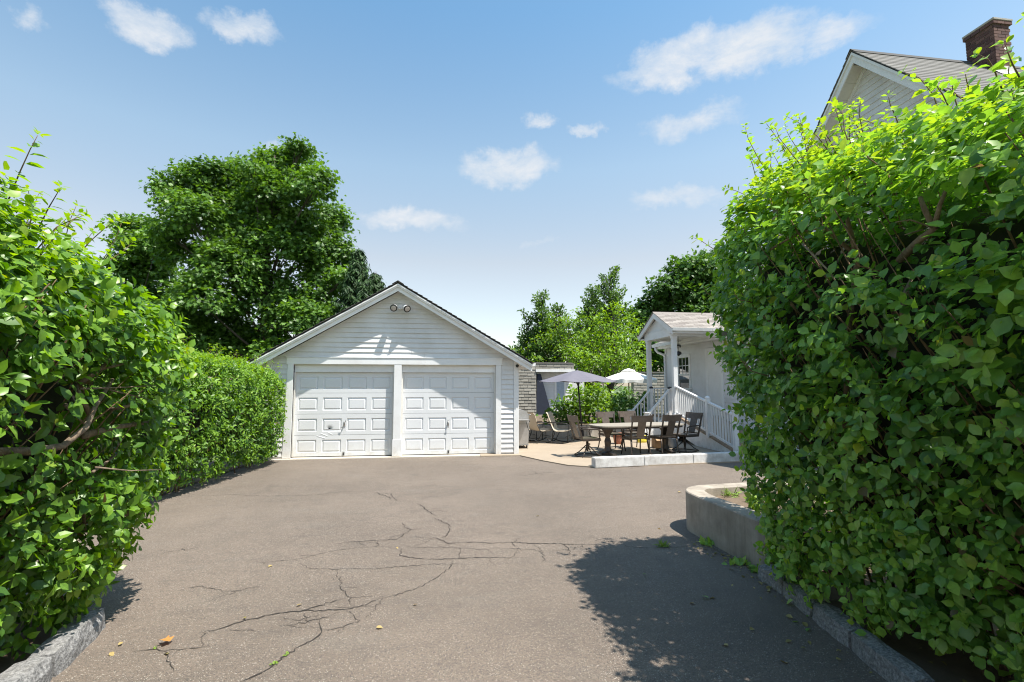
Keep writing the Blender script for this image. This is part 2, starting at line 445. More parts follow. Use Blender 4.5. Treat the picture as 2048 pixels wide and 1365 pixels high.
def driveway():
    xs = np.linspace(-5.2, 9.5, 50); ys = np.linspace(-4, 12.62, 60)
    rows = [[(x, y, 0.0 + .006 * math.sin(x * 1.1 + .4) * math.sin(y * .8)) for x in xs] for y in ys]
    d = obj('driveway', MB().grid(rows), M['asphalt'], smooth=True)
    tag(d, kind='structure')
    # cracks, measured on a detail of the picture (200..1200 x 900..1365, 2.048 times)
    L = [[(1280, 355), (1330, 362), (1375, 362), (1410, 375), (1430, 385), (1500, 378), (1600, 382), (1700, 378), (1780, 383), (1850, 383), (1900, 386), (2048, 388)],
         [(1300, 220), (1330, 240), (1345, 255), (1380, 270)], [(1365, 280), (1400, 292), (1430, 310), (1430, 330), (1415, 355), (1380, 365)],
         [(1240, 298), (1250, 320), (1275, 328), (1305, 325)], [(1275, 328), (1240, 352), (1215, 368), (1140, 372), (1090, 375), (1010, 382), (965, 388)],
         [(1140, 372), (1135, 400)], [(1115, 175), (1150, 178), (1190, 180), (1210, 205)], [(1130, 176), (1185, 195), (1190, 205)],
         [(640, 465), (700, 463), (760, 455), (820, 450), (880, 435), (940, 420), (1000, 410), (1080, 400), (1160, 398), (1200, 402)],
         [(1235, 405), (1228, 435), (1290, 445), (1370, 450), (1450, 445), (1540, 440), (1640, 442), (1750, 440)],
         [(1250, 395), (1300, 402), (1400, 398), (1500, 405), (1590, 408), (1600, 422)], [(1480, 410), (1470, 430), (1472, 443)],
         [(1590, 400), (1700, 405), (1780, 408), (1815, 420), (1820, 445), (1805, 465)], [(1690, 378), (1700, 395)], [(1775, 385), (1785, 395)],
         [(1900, 385), (1930, 425)], [(1975, 390), (2005, 415)],
         [(820, 470), (860, 490), (950, 492), (1000, 490), (1100, 490), (1250, 478), (1350, 470), (1440, 468), (1500, 470)],
         [(1440, 450), (1440, 475), (1400, 505), (1370, 530), (1330, 555), (1260, 580), (1200, 600), (1160, 608), (1120, 605)],
         [(965, 495), (985, 545), (990, 575), (1020, 605), (1090, 605), (1120, 605)],
         [(420, 750), (480, 738), (530, 722), (570, 710), (620, 695), (680, 680), (745, 670), (830, 662), (900, 640), (960, 622), (1020, 605)],
         [(745, 670), (830, 660), (900, 660), (960, 658), (1010, 655), (1060, 645), (1100, 630), (1160, 610)],
         [(1010, 655), (1040, 680), (1065, 700), (1040, 712)], [(1160, 610), (1130, 650), (1090, 690)], [(1020, 605), (1030, 640)],
         [(420, 750), (420, 790), (415, 810)], [(530, 738), (600, 740), (650, 748)],
         [(130, 825), (180, 822), (230, 815), (265, 825), (330, 820), (410, 812), (480, 800)], [(265, 825), (290, 870), (300, 910)],
         [(760, 720), (800, 718), (850, 705), (900, 695), (950, 680), (1000, 662)], [(840, 670), (845, 700), (860, 710)],
         [(900, 700), (908, 740), (885, 770), (850, 790), (800, 815), (760, 845), (705, 885), (660, 915), (600, 940), (570, 952)],
         [(885, 745), (960, 735), (1060, 705)], [(400, 190), (540, 185), (680, 190), (800, 188), (880, 185), (985, 172), (1115, 172)],
         [(1730, 108), (1800, 97), (1870, 92)], [(330, 405), (345, 415), (400, 402)]]
    full = [[(200 + x / 2.048, 900 + y / 2.048) for x, y in l] for l in L]
    full.append([(1150 + x / 2.28, 880 + y / 2.28) for x, y in [(50, 437), (120, 455), (200, 475), (280, 492), (360, 494), (420, 492), (540, 485)]])
    full += [[(0 + 340 + 60 * i, 1180 + 6 * (-1) ** i) for i in range(4)], [(560, 1235), (600, 1242), (640, 1230)]]
    rr = random.Random(3); nmain = len(full)
    for ci in range(nmain):              # fine side branches
        l = full[ci]
        for k in range(rr.choice((0, 0, 1, 1, 2))):
            i = rr.randrange(len(l) - 1); f = rr.random(); x = l[i][0] * (1 - f) + l[i + 1][0] * f; y = l[i][1] * (1 - f) + l[i + 1][1] * f
            s_ = (y - 770) / 300; br = [(x, y)]; dx, dy = rr.uniform(-1, 1), rr.uniform(-.5, .5)
            for q in range(rr.randint(2, 4)):
                x += (dx + rr.uniform(-.6, .6)) * 16 * s_; y += (dy + rr.uniform(-.3, .3)) * 9 * s_; br.append((x, y))
            full.append(br)
    wid = {0: .011, 1: .012, 2: .010, 4: .008, 9: .010, 20: .013, 21: .011, 31: .012, 18: .008, 35: .012, 33: .005, 34: .006}
    for ci, l in enumerate(full):
        P = [gnd(*p) for p in l]; pts = []
        for a, b in zip(P[:-1], P[1:]):
            n = max(2, int((b - a).length / .028))
            for k in range(n):
                p = a.lerp(b, k / n); amp = .017 if 0 < k else .004
                pts.append(p + Vector((rr.uniform(-amp, amp), rr.uniform(-amp, amp), 0)))
        pts.append(P[-1]); n = len(pts); w0 = wid.get(ci, .0065 if ci < nmain else .004) * .52
        rows = []
        for i, p in enumerate(pts):
            d_ = (pts[min(i + 1, n - 1)] - pts[max(0, i - 1)]); d_.z = 0; d_.normalize()
            s_ = Vector((-d_.y, d_.x, 0)); e = min(i, n - 1 - i) / max(1, n * .2)
            w = w0 * max(1.0, p.y / 4.6) * min(1, .25 + e) * rr.uniform(.25, 1.25)
            z = .006 * math.sin(p.x * 1.1 + .4) * math.sin(p.y * .8) + .004
            rows.append([(p.x - s_.x * w, p.y - s_.y * w, z), (p.x + s_.x * w, p.y + s_.y * w, z)])
        o = obj('crack', MB().grid(rows), M['crack'], d)
    return d
driveway()

def patio():
    z = .006
    # concrete slab beside and behind the garage; its near edge runs from the garage corner out to the kerb
    P = [(1.0, 12.40), (1.96, 12.36), (2.35, 11.45), (2.75, 10.75), (3.26, 10.42), (3.6, 10.42), (11.0, 11.0), (11.0, 17.6), (1.0, 17.6)]
    mb = MB().prism([(x, y, .022) for x, y in P], (0, 0, -.03))
    tag(obj('patio', mb, M['patio']), kind='structure')
    ap = MB().prism([(-4.2, 12.46, .014), (1.96, 12.50, .014), (1.96, 12.90, .014), (-4.2, 12.90, .014)], (0, 0, -.02))
    tag(obj('garage_apron_slab', ap, M['apron']), kind='structure')
    a = Vector((3.24, 10.36, 0)); b = Vector((6.70, 10.72, 0)); d = (b - a).normalized(); n = Vector((-d.y, d.x, 0))
    t = thing('patio_kerb', 'low whitewashed concrete kerb along the front edge of the patio', 'kerb', a)
    k = a; segs = [1.15, 1.2, 1.15, 1.4, 1.2]
    for s in segs:
        e = k + d * (s - .002)
        mb = MB().prism([k, e, e + n * .2, k + n * .2], (0, 0, .21)); 
        obj('kerb_block', mb, M['kerbpaint'], t, bevel=.012); k = k + d * s
patio()

# ------------------------------------------------------------------ planter wall, granite kerbs
def planter():
    t = thing('planter_wall', 'curved weathered concrete planter wall with a rounded end beside the driveway', 'planter', (3.2, 5.4, 0))
    h = .46; th = .22
    out = [Vector((3.02, 4.40)), Vector((2.99, 4.9)), Vector((2.965, 5.45))]
    cx, cy, r = 3.42, 5.75, .455
    for k in range(9):
        a = R(185 - k * 11.0); out.append(Vector((cx + r * math.cos(a), cy + r * 1.0 * math.sin(a))))
    out += [Vector((3.95, 6.27)), Vector((4.8, 6.36)), Vector((6.2, 6.5))]
    nrm = []
    for i in range(len(out)):
        d = out[min(i + 1, len(out) - 1)] - out[max(0, i - 1)]; d.normalize(); nrm.append(Vector((d.y, -d.x)))
    inn = [p + n * th for p, n in zip(out, nrm)]
    rows_o = []
    rr = random.Random(2)
    mb = MB(); N = len(out)
    lv = [0, .1, .25, .38, h - .012, h]
    Pt = [[(p.x + (.010 if z == h else 0) * n.x, p.y + (.010 if z == h else 0) * n.y, z) for p, n in zip(out, nrm)] for z in lv]
    Pt.append([(p.x, p.y, h + rr.uniform(-.008, .004)) for p in inn]); Pt.append([(p.x, p.y, 0) for p in inn])
    mb.grid(Pt)
    mb.f.append(tuple(i * N for i in range(len(Pt)))); mb.f.append(tuple(i * N + N - 1 for i in reversed(range(len(Pt)))))
    obj('wall', mb, M['planter'], t)
    xs = [(p.x, p.y, .36) for p in inn]
    obj('soil', MB().add(xs + [(6.2, 4.4, .36)], [tuple(range(len(xs) + 1))]), M['soil'], t)
    rr = random.Random(8)
    for k in range(26):     # lumps of soil and bark mulch on the bed
        x, y = rr.uniform(3.3, 4.3), rr.uniform(5.0, 6.05)
        s = rr.uniform(.015, .04)
        mb = MB().lathe([(s * .6, 0), (s, s * .4), (s * .5, s * .9)], (x, y, .355), 5)
        obj('mulch_lump', mb, M['soil'], t)
    return t
planter()

def kerb(name, label, P, w, h, side):
    t = thing(name, label, 'kerb', (P[0][0], P[0][1], 0))
    rr = random.Random(len(P))
    for (a, b) in zip(P[:-1], P[1:]):
        a = Vector((*a, 0)); b = Vector((*b, 0)); d = (b - a).normalized(); n = Vector((d.y, -d.x, 0)) * side
        a = a + d * .012; b = b - d * .012
        NX, NY = 7, 4; rows = []
        J = lambda s: Vector((rr.uniform(-s, s), rr.uniform(-s, s), rr.uniform(-s, s)))
        prof = [(0, -.03), (.004, h * .55), (.03, h), (w * .55, h + .006), (w, h - .01), (w + .01, -.03)]
        for q, z in prof:
            row = []
            for i in range(NX):
                f = i / (NX - 1); e = .012 if i in (0, NX - 1) else 0
                p = a.lerp(b, f) + n * (q + (e if q < .02 else -e if q > w - .02 else 0)) + Vector((0, 0, z - (e if z > h * .5 else 0)))
                row.append(p + J(.008))
            rows.append(row)
        mb = MB().grid(rows); N = NX
        mb.f.append(tuple(i * N for i in range(len(prof)))); mb.f.append(tuple(i * N + N - 1 for i in reversed(range(len(prof)))))
        obj('kerb_stone', mb, M['granite'], t)
    return t
kerb('granite_kerb', 'row of rough grey granite kerb stones under the right hand hedge', [(3.03, 4.36), (3.0, 3.98), (2.93, 3.55), (2.86, 3.12), (2.76, 2.55), (2.70, 2.0), (2.64, 1.4), (2.6, .8)], .15, .13, 1)
kerb('granite_kerb', 'short run of granite kerb stones at the foot of the near left hedge', [(-2.22, 2.6), (-2.25, 3.10), (-2.26, 3.52), (-2.37, 4.18)], .17, .14, -1)

# ------------------------------------------------------------------ garage
GX0, GX1, GY, GD = -4.09, 1.95, 12.66, 6.2        # front wall
RX, RZ, RS, EX = -1.06, 4.27, .588, 3.33          # ridge, slope, half span to the eave tip
def roof_z(x): return RZ - RS * abs(x - RX)
def garage():
    g = thing('garage', 'white clapboard two-car garage with gable roof and two panelled doors', 'garage', (RX, GY, 0))
    OV = .33; T = .17                             # overhang in front, thickness of the roof edge
    wt = lambda x: roof_z(x) - T - .02
    # wall core: two piers, centre pier is the post; gable above the header
    y0, y1 = GY, GY + .12
    w = MB()
    w.box(GX0, -3.5, y0, y1, 0, 2.24); w.box(1.39, GX1, y0, y1, 0, 2.24)
    w.prism([(GX0, y0, 2.24), (GX1, y0, 2.24), (GX1, y0, wt(GX1)), (RX, y0, wt(RX)), (GX0, y0, wt(GX0))], (0, .12, 0))
    w.box(GX0, GX0 + .12, y1, GY + GD, 0, wt(GX0)); w.box(GX1 - .12, GX1, y1, GY + GD, 0, wt(GX1))
    w.prism([(GX0, GY + GD, 0), (GX1, GY + GD, 0), (GX1, GY + GD, wt(GX1)), (RX, GY + GD, wt(RX)), (GX0, GY + GD, wt(GX0))], (0, .1, 0))
    obj('wall', w, M['siding'], g)
    # clapboards one by one
    rr = random.Random(6)
    def board(xa, xb, za, zb, clip=False, yy=GY):
        q = lambda x, z: x
        if clip:
            la = RX - (RZ - T - .03 - za) / RS; ra = RX + (RZ - T - .03 - za) / RS
            lb = RX - (RZ - T - .03 - zb) / RS; rb = RX + (RZ - T - .03 - zb) / RS
            xa0, xb0 = max(xa, la), min(xb, ra); xa1, xb1 = max(xa, lb), min(xb, rb)
            if xb1 - xa1 < .05: xa1 = xb1 = (xa0 + xb0) / 2; xb1 += .02
        else: xa0 = xa1 = xa; xb0 = xb1 = xb
        if xb0 - xa0 > 2.2:            # long rows are made of two or three boards with open butt joints
            cut = xa0 + (xb0 - xa0) * rr.uniform(.3, .7)
            for A0, B0, A1, B1 in ((xa0, cut - .0015, xa1, max(xa1 + .01, min(cut - .0015, xb1))), (cut + .0015, xb0, min(max(cut + .0015, xa1), xb1 - .01), xb1)):
                j = rr.uniform(-.003, .003); k = rr.uniform(-.003, .003)
                f = [(A0, yy - .031 + j, za + j), (B0, yy - .031 + k, za + k), (B1, yy - .006, zb), (A1, yy - .006, zb)]
                obj('clapboard', MB().hexa(f, [(q_[0], yy + .002, q_[2]) for q_ in f]), M['siding'], g)
            return
        j = rr.uniform(-.002, .002); k = rr.uniform(-.002, .002)
        f = [(xa0, yy - .031 + j, za + j), (xb0, yy - .031 + k, za + k), (xb1, yy - .006, zb), (xa1, yy - .006, zb)]
        b = [(xa0, yy + .002, za), (xb0, yy + .002, za), (xb1, yy + .002, zb), (xa1, yy + .002, zb)]
        obj('clapboard', MB().hexa(f, b), M['siding'], g)
    ex = .122; z = 2.425; 
    while z < RZ - T - .12:
        board(GX0 + .11, GX1 - .11, z, z + ex + .008, True); z += ex
    for xa, xb in ((GX0 + .11, -3.64), (1.525, GX1 - .11)):
        z = .06
        while z < 2.40:
            board(xa, xb, z, min(z + ex + .008, 2.43)); z += ex
    for yy_side in (0,):
        pass
    # corner boards and opening trim
    obj('corner_board', MB().box(GX0 - .01, GX0 + .108, GY - .040, GY + .01, 0.02, 2.44), M['trim'], g, bevel=.004)
    obj('corner_board', MB().box(GX1 - .108, GX1 + .01, GY - .040, GY + .01, 0.02, 2.46), M['trim'], g, bevel=.004)
    obj('corner_board', MB().box(GX1 - .002, GX1 + .022, GY - .03, GY + .10, 0.02, 2.42), M['trim'], g, bevel=.004)
    obj('header_board', MB().box(-3.66, 1.55, GY - .046, GY + .01, 2.245, 2.40), M['trim'], g, bevel=.004)
    obj('drip_cap', MB().box(-3.68, 1.57, GY - .06, GY + .0, 2.402, 2.424), M['trim'], g, bevel=.003)
    obj('side_casing', MB().hexa([(-3.68, GY - .042, .02), (-3.50, GY - .042, .02), (-3.50, GY - .042, 2.243), (-3.63, GY - .042, 2.243)],
                                 [(-3.68, GY + .13, .02), (-3.50, GY + .13, .02), (-3.50, GY + .13, 2.243), (-3.63, GY + .13, 2.243)]), M['trim'], g)
    obj('side_casing', MB().box(1.385, 1.522, GY - .042, GY + .13, .02, 2.243), M['trim'], g, bevel=.004)
    obj('centre_post', MB().box(-1.135, -.955, GY - .042, GY + .13, .02, 2.243), M['trim'], g, bevel=.004)
    obj('post_base', MB().box(-1.15, -.925, GY - .052, GY + .13, .02, .42), M['trim'], g, bevel=.005)
    for xa, xb in ((-3.498, -1.137), (-.953, 1.383)):
        obj('door_head', MB().box(xa, xb, GY + .055, GY + .12, 2.055, 2.243), M['trim'], g, bevel=.004)
        obj('head_stop', MB().box(xa, xb, GY + .03, GY + .054, 2.215, 2.243), M['soffit'], g)
        obj('door_stop', MB().box(xa, xa + .03, GY + .05, GY + .118, .03, 2.053), M['soffit'], g)
        obj('door_stop', MB().box(xb - .03, xb, GY + .05, GY + .118, .03, 2.053), M['soffit'], g)
    # doors
    def door(xa, xb, dent):
        DY = GY + .122; nz = 4; H = (2.055 - .03) / nz; W = (xb - xa) / 4
        d = None; me_cache = {}
        dr = obj('garage_door', MB().box(xa, xb, DY + .03, DY + .05, .03, 2.07), M['dark_gap'], g)
        for s in range(nz):
            z0 = .03 + s * H + .003; z1 = .03 + (s + 1) * H - .003
            # section face with openings for the raised panels
            mx = .062; mz0, mz1 = .085, .105
            X = [xa]; 
            for k in range(4): X += [xa + k * W + mx, xa + (k + 1) * W - mx]
            X.append(xb); Z = [z0, z0 + mz0, z1 - mz1, z1]
            mb = MB()
            for i in range(len(X) - 1):
                for k in range(3):
                    if k == 1 and i % 2 == 1: continue
                    mb.add([(X[i], DY, Z[k]), (X[i + 1], DY, Z[k]), (X[i + 1], DY, Z[k + 1]), (X[i], DY, Z[k + 1])], [(0, 1, 2, 3)])
            mb.add([(xa, DY, z0), (xb, DY, z0), (xb, DY + .03, z0), (xa, DY + .03, z0)], [(0, 1, 2, 3)])
            mb.add([(xa, DY, z1), (xb, DY, z1), (xb, DY + .03, z1), (xa, DY + .03, z1)], [(0, 1, 2, 3)])
            sec = obj('door_section', mb, M['door'], dr)
            sec.location = (0, 0, 0)
            for k in range(4):
                xL, xR = X[1 + 2 * k], X[2 + 2 * k]; zL, zR = Z[1], Z[2]
                isd = dent and s == 1 and k == 1
                rings = [(0, 0), (.018, .020), (.054, .004)]
                pm = MB(); vs = []
                for ins, dep in rings:
                    vs += [(xL + ins, DY + dep, zL + ins), (xR - ins, DY + dep, zL + ins), (xR - ins, DY + dep, zR - ins), (xL + ins, DY + dep, zR - ins)]
                fs = [(a, (a + 1) % 4, (a + 1) % 4 + 4, a + 4) for a in range(4)] + [(a + 4, (a + 1) % 4 + 4, (a + 1) % 4 + 8, a + 8) for a in range(4)]
                pm.add(vs, fs)
                ins, dep = rings[2]; NN = 14 if isd else 1
                rows = []
                for b_ in range(NN + 1):
                    row = []
                    for a_ in range(NN + 1):
                        u = a_ / NN; v = b_ / NN; yd = 0
                        if isd: yd = .035 * math.exp(-(((u - .38) / .16) ** 2 + ((v - .0) / .28) ** 2)) * (1 + .5 * math.sin(u * 9))
                        row.append((xL + ins + u * (xR - xL - 2 * ins), DY + dep + yd, zL + ins + v * (zR - zL - 2 * ins)))
                    rows.append(row)
                pm.grid(rows)
                o = obj('raised_panel', pm, M['door'], dr, smooth=False); o.location = (0, 0, 0)
        return dr
    DY = GY + .122
    d1 = door(-3.47, -1.165, True); d2 = door(-.925, 1.355, False)
    if True:     # creased sheet below the dented panel
        cr = MB()
        for k, (x, z, l) in enumerate(((-2.86, .555, .16), (-2.70, .585, .12), (-2.95, .50, .2))):
            cr.hexa([(x, DY - .001, z), (x + l, DY - .001, z - .06), (x + l, DY - .005, z - .045), (x, DY - .004, z + .02)],
                    [(x, DY + .002, z), (x + l, DY + .002, z - .06), (x + l, DY + .002, z - .02), (x, DY + .002, z + .04)])
        o = obj('crease', cr, M['door'], d1); o.location = (0, 0, 0)
    def handle(dr, x, z, ang):
        mb = MB(); c = Vector((x, DY - .03, z))
        mb.box(x - .018, x + .018, DY - .012, DY - .0005, z - .05, z + .05)
        mb.tube([(x, DY - .012, z), (x, DY - .045, z)], .014, 8)
        d_ = Vector((math.sin(ang), 0, math.cos(ang)))
        a = Vector((x, DY - .045, z)) + d_ * .09; b = Vector((x, DY - .045, z)) - d_ * .10
        mb.tube([a + Vector((.035, 0, .0)), a, Vector((x, DY - .045, z)), b, b + Vector((-.04, 0, .02))], .009, 6)
        o = obj('door_handle', mb, M['chrome'], dr, smooth=True); o.location = (0, 0, 0)
    handle(d1, -2.31, .80, R(25)); handle(d2, .20, .78, R(-4))
    for dr, x in ((d1, -2.31), (d2, .215)):
        o = obj('foot_latch', MB().box(x - .022, x + .022, DY - .022, DY - .0005, .045, .13), M['chrome'], dr, bevel=.004); o.location = (0, 0, 0)
        o = obj('latch_pull', MB().box(x - .010, x + .010, DY - .034, DY - .0225, .055, .10), M['black'], dr); o.location = (0, 0, 0)
    obj('weather_strip', MB().box(-3.47, -1.165, DY + .0, DY + .03, .014, .029), M['black'], g)
    obj('weather_strip', MB().box(-.925, 1.355, DY + .0, DY + .03, .014, .029), M['black'], g)
    # roof: two slabs, shingle edge, rake boards with a moulding, soffit
    ya, yb = GY - OV, GY + GD + .3
    for s in (-1, 1):
        p = lambda d, dz: (RX + s * d, 0, RZ - RS * d + dz)
        def slab(d0, d1, zt0, zb0, y0, y1):
            a = p(d0, zt0); b = p(d1, zt0); c = p(d1, zb0); e = p(d0, zb0)
            return MB().prism([(q[0], y0, q[2]) for q in (a, b, c, e)], (0, y1 - y0, 0))
        rf = obj('roof', slab(0, EX, -.02, -.05, ya + .02, yb), M['roofdark'], g)
        n = 28
        for k in range(n):         # courses of shingles: each shows as a step on the rake edge
            d0 = EX + .03 - k * (EX + .03) / n; d1 = d0 - (EX + .03) / n - .02
            if k == n - 1: d1 = 0
            za = .012; zb_ = 0.0
            a = p(d0, -.004 + .014); b = p(max(d1, 0), -.012); c = p(max(d1, 0), -.02); e = p(d0, -.004 - .008)
            o = obj('shingle_course', MB().prism([(q[0], ya - .035 + rr.uniform(-.006, .006), q[2]) for q in (a, b, c, e)], (0, yb - ya + .04, 0)), M['roofdark'], rf); o.location = (0, 0, 0)
        obj('rake_moulding', slab(0, EX, -.055, -.088, ya - .02, ya + .03), M['trim'], g)
        obj('rake_moulding', slab(0, EX, -.0885, -.128, ya - .003, ya + .029), M['trim'], g)
        obj('rake_board', slab(0, EX, -.052, -.232, ya + .031, ya + .055), M['trim'], g)
        obj('soffit', slab(0, EX - .02, -.13, -.15, ya + .056, GY - .002), M['soffit'], g)
        # sloping boards under the eave beyond the side wall
        obj('eave_soffit', slab(abs((GX1 if s > 0 else GX0) - RX) + .003, EX - .025, -.13, -.15, GY, yb - .1), M['soffit'], g)
        xe = RX + s * EX; ze = RZ - RS * EX
        obj('gutter', MB().prism([(xe + s * .005, ya + .06, ze - .02), (xe + s * .10, ya + .06, ze - .02), (xe + s * .085, ya + .06, ze - .10), (xe + s * .005, ya + .06, ze - .10)], (0, yb - ya - .1, 0)), M['white'], g)
        obj('eave_return', MB().prism([(RX + s * (EX - .005), ya + .058, ze - .235), (RX + s * (EX - .005), ya + .058, ze - .06), (GX1 - .0 if s > 0 else GX0, ya + .058, ze - .235 + RS * (EX - abs((GX1 if s > 0 else GX0) - RX)) - .02)], (0, .012, 0)), M['soffit'], g)
    obj('ridge_cap', MB().prism([(RX - .14, ya - .04, RZ - .066), (RX, ya - .04, RZ + .022), (RX + .14, ya - .04, RZ - .066), (RX, ya - .04, RZ + .004)], (0, yb - ya + .04, 0)), M['roofdark'], g)
    return g
garage()

def floodlight():
    c = Vector((-1.02, GY - .03, 3.68))
    t = thing('floodlight', 'twin-headed white floodlight mounted on the garage gable', 'floodlight', c)
    V = lambda x, y, z: c + Vector((x, y, z))
    obj('mounting_plate', MB().tube([V(0, .012, .0), V(0, -.035, .0)], [.062, .055], 14), M['white'], t)
    obj('arm', MB().tube([V(0, -.03, -.01), V(0, -.10, -.05), V(-.07, -.12, -.05)], .017, 8), M['white'], t, smooth=True)
    obj('arm', MB().tube([V(0, -.10, -.05), V(.07, -.12, -.05)], .017, 8), M['white'], t, smooth=True)
    for s, a, d in ((-1, V(-.11, -.09, .01), Vector((-.10, -.86, -.34))), (1, V(.10, -.09, .015), Vector((.40, -.78, -.42)))):
        d.normalize()
        hd = obj('lamp_head', MB().tube([a, a + d * .03, a + d * .08, a + d * .15, a + d * .21], [.03, .05, .058, .078, .084], 18), M['white'], t, smooth=True)
        obj('rim', MB().tube([a + d * .206, a + d * .228], [.090, .087], 18), M['black'], hd)
        obj('lens', MB().tube([a + d * .2285, a + d * .234], [.064, .045], 16), M['lens'], hd)
floodlight()
def camera_dot():
    c = Vector((1.93, GY - .035, 2.23))
    t = thing('security_camera', 'small black round security camera on the garage corner board', 'security camera', c)
    obj('housing', MB().tube([c + Vector((0, .002, 0)), c + Vector((0, -.02, 0)), c + Vector((0, -.05, -.008))], [.025, .042, .036], 12), M['black'], t, smooth=True)
    obj('cable', MB().tube([c + Vector((.02, -.01, 0)), c + Vector((.06, .0, .0)), c + Vector((.2, 0.02, .07)), c + Vector((.31, .02, .10))], .006, 5), M['soffit'], t)
camera_dot()
# ------------------------------------------------------------------ foliage
LEAF_V = np.array([(0, 0, 0), (.42, .30, 0), (0, .33, 0), (-.42, .30, 0), (.44, .62, 0), (0, .68, 0), (-.44, .62, 0), (0, 1, 0)], float)
LEAF_F = [(0, 1, 2), (0, 2, 3), (2, 1, 4, 5), (2, 5, 6, 3), (5, 4, 7), (5, 7, 6)]
KITE_V = np.array([(0, 0, 0), (.45, .45, 0), (0, 1, 0), (-.45, .45, 0)], float)
KITE_F = [(0, 1, 2), (0, 2, 3)]
MAPLE_V = np.array([(0, 0, 0), (.55, .18, 0), (.30, .40, 0), (.52, .72, 0), (.17, .66, 0), (0, 1, 0), (-.17, .66, 0), (-.52, .72, 0), (-.30, .40, 0), (-.55, .18, 0)], float)
MAPLE_F = [(0, 1, 2), (0, 2, 3, 4), (0, 4, 5, 6), (0, 6, 7, 8), (0, 8, 9)]

def unit(a): return a / np.maximum(np.linalg.norm(a, axis=-1, keepdims=True), 1e-9)
def leaf_mesh(name, P, T, N, L, W, tint, mat, tpl=(LEAF_V, LEAF_F), fold=.25, curl=.22):
    V, Fs = tpl; n = len(P)
    T = unit(T); N = unit(N - T * (N * T).sum(1, keepdims=True)); X = np.cross(T, N)
    fo = rng.normal(fold, .12, n)[:, None]; cu = rng.normal(curl, .16, n)[:, None]
    x = V[None, :, 0] * W[:, None]; y = np.repeat(V[None, :, 1], n, 0)
    z = fo * np.abs(x) - cu * y * y
    co = P[:, None, :] + L[:, None, None] * (x[..., None] * X[:, None, :] + y[..., None] * T[:, None, :] + z[..., None] * N[:, None, :])
    nv = len(V); co = co.reshape(-1, 3)
    loops = np.concatenate([np.array(f) for f in Fs]); cnt = np.array([len(f) for f in Fs])
    idx = (np.arange(n)[:, None] * nv + loops[None]).reshape(-1); tot = np.tile(cnt, n)
    me = bpy.data.meshes.new(name)
    me.vertices.add(len(co)); me.vertices.foreach_set('co', co.astype(np.float32).ravel())
    me.loops.add(len(idx)); me.loops.foreach_set('vertex_index', idx.astype(np.int32))
    me.polygons.add(len(tot)); st = np.concatenate([[0], np.cumsum(tot)[:-1]])
    me.polygons.foreach_set('loop_start', st.astype(np.int32))
    me.update(calc_edges=True)
    at = me.attributes.new('tint', 'FLOAT', 'FACE'); at.data.foreach_set('value', np.repeat(tint, len(Fs)).astype(np.float32))
    me.materials.append(mat)
    return me
def sines(seed, k=7, f0=1.2, f1=6.0):
    r_ = np.random.default_rng(seed); fr = r_.uniform(f0, f1, k)[:, None] * unit(r_.normal(size=(k, 3))); ph = r_.uniform(0, 6.3, k); am = 1 / np.linalg.norm(fr, axis=1) ** .7
    return lambda p: (np.sin(p @ fr.T + ph) * am).sum(1) / am.sum() * 1.8
camN = np.array(CAM); fwN = np.array(FW); rtN = np.array(RT); upN = np.array(UP)
def to_px(P):
    v = P - camN; z = v @ fwN
    return 1024 + F_PX * (v @ rtN) / z, 682.5 - F_PX * (v @ upN) / z, z

def twig_leaves(base, tdir, tl, nl, L0, out, wr=(.5, .62), spread=1.0, tintb=None):
    """leaves in opposite pairs along short twigs -> arrays P, T, N, L, W, tint"""
    n = len(base); tdir = unit(tdir)
    a = unit(np.cross(tdir, rng.normal(size=(n, 3)))); b = np.cross(tdir, a)
    Ps, Ts, Ns, Ls, Ws, Ti = [], [], [], [], [], []
    for k in range(nl):
        pair = k // 2; f = (pair + .6) / ((nl + 1) // 2)
        ang = (pair % 2) * math.pi / 2 + (k % 2) * math.pi + rng.normal(0, .35, n)
        rad = a * np.cos(ang)[:, None] + b * np.sin(ang)[:, None]
        p = base + tdir * (tl * f)[:, None] + rad * .006
        t = unit(rad * spread + tdir * (.25 + .55 * f) + rng.normal(0, .22, (n, 3)) + np.array([0, 0, -.12]))
        nn = tdir * .8 + np.array([0, 0, .75]) + out * .35 + rng.normal(0, .35, (n, 3))
        Ps.append(p); Ts.append(t); Ns.append(nn)
        Ls.append(L0 * rng.uniform(.5, 1.2, n) * (1.12 - .40 * f)); Ws.append(rng.uniform(*wr, n) * 1.15)
        Ti.append(np.clip((tintb if tintb is not None else rng.uniform(.1, .7, n)) + .28 * (f - .5) + rng.normal(0, .23, n), .06, 1))
    c = lambda q: np.concatenate(q)
    return c(Ps), c(Ts), c(Ns), c(Ls), c(Ws), c(Ti)

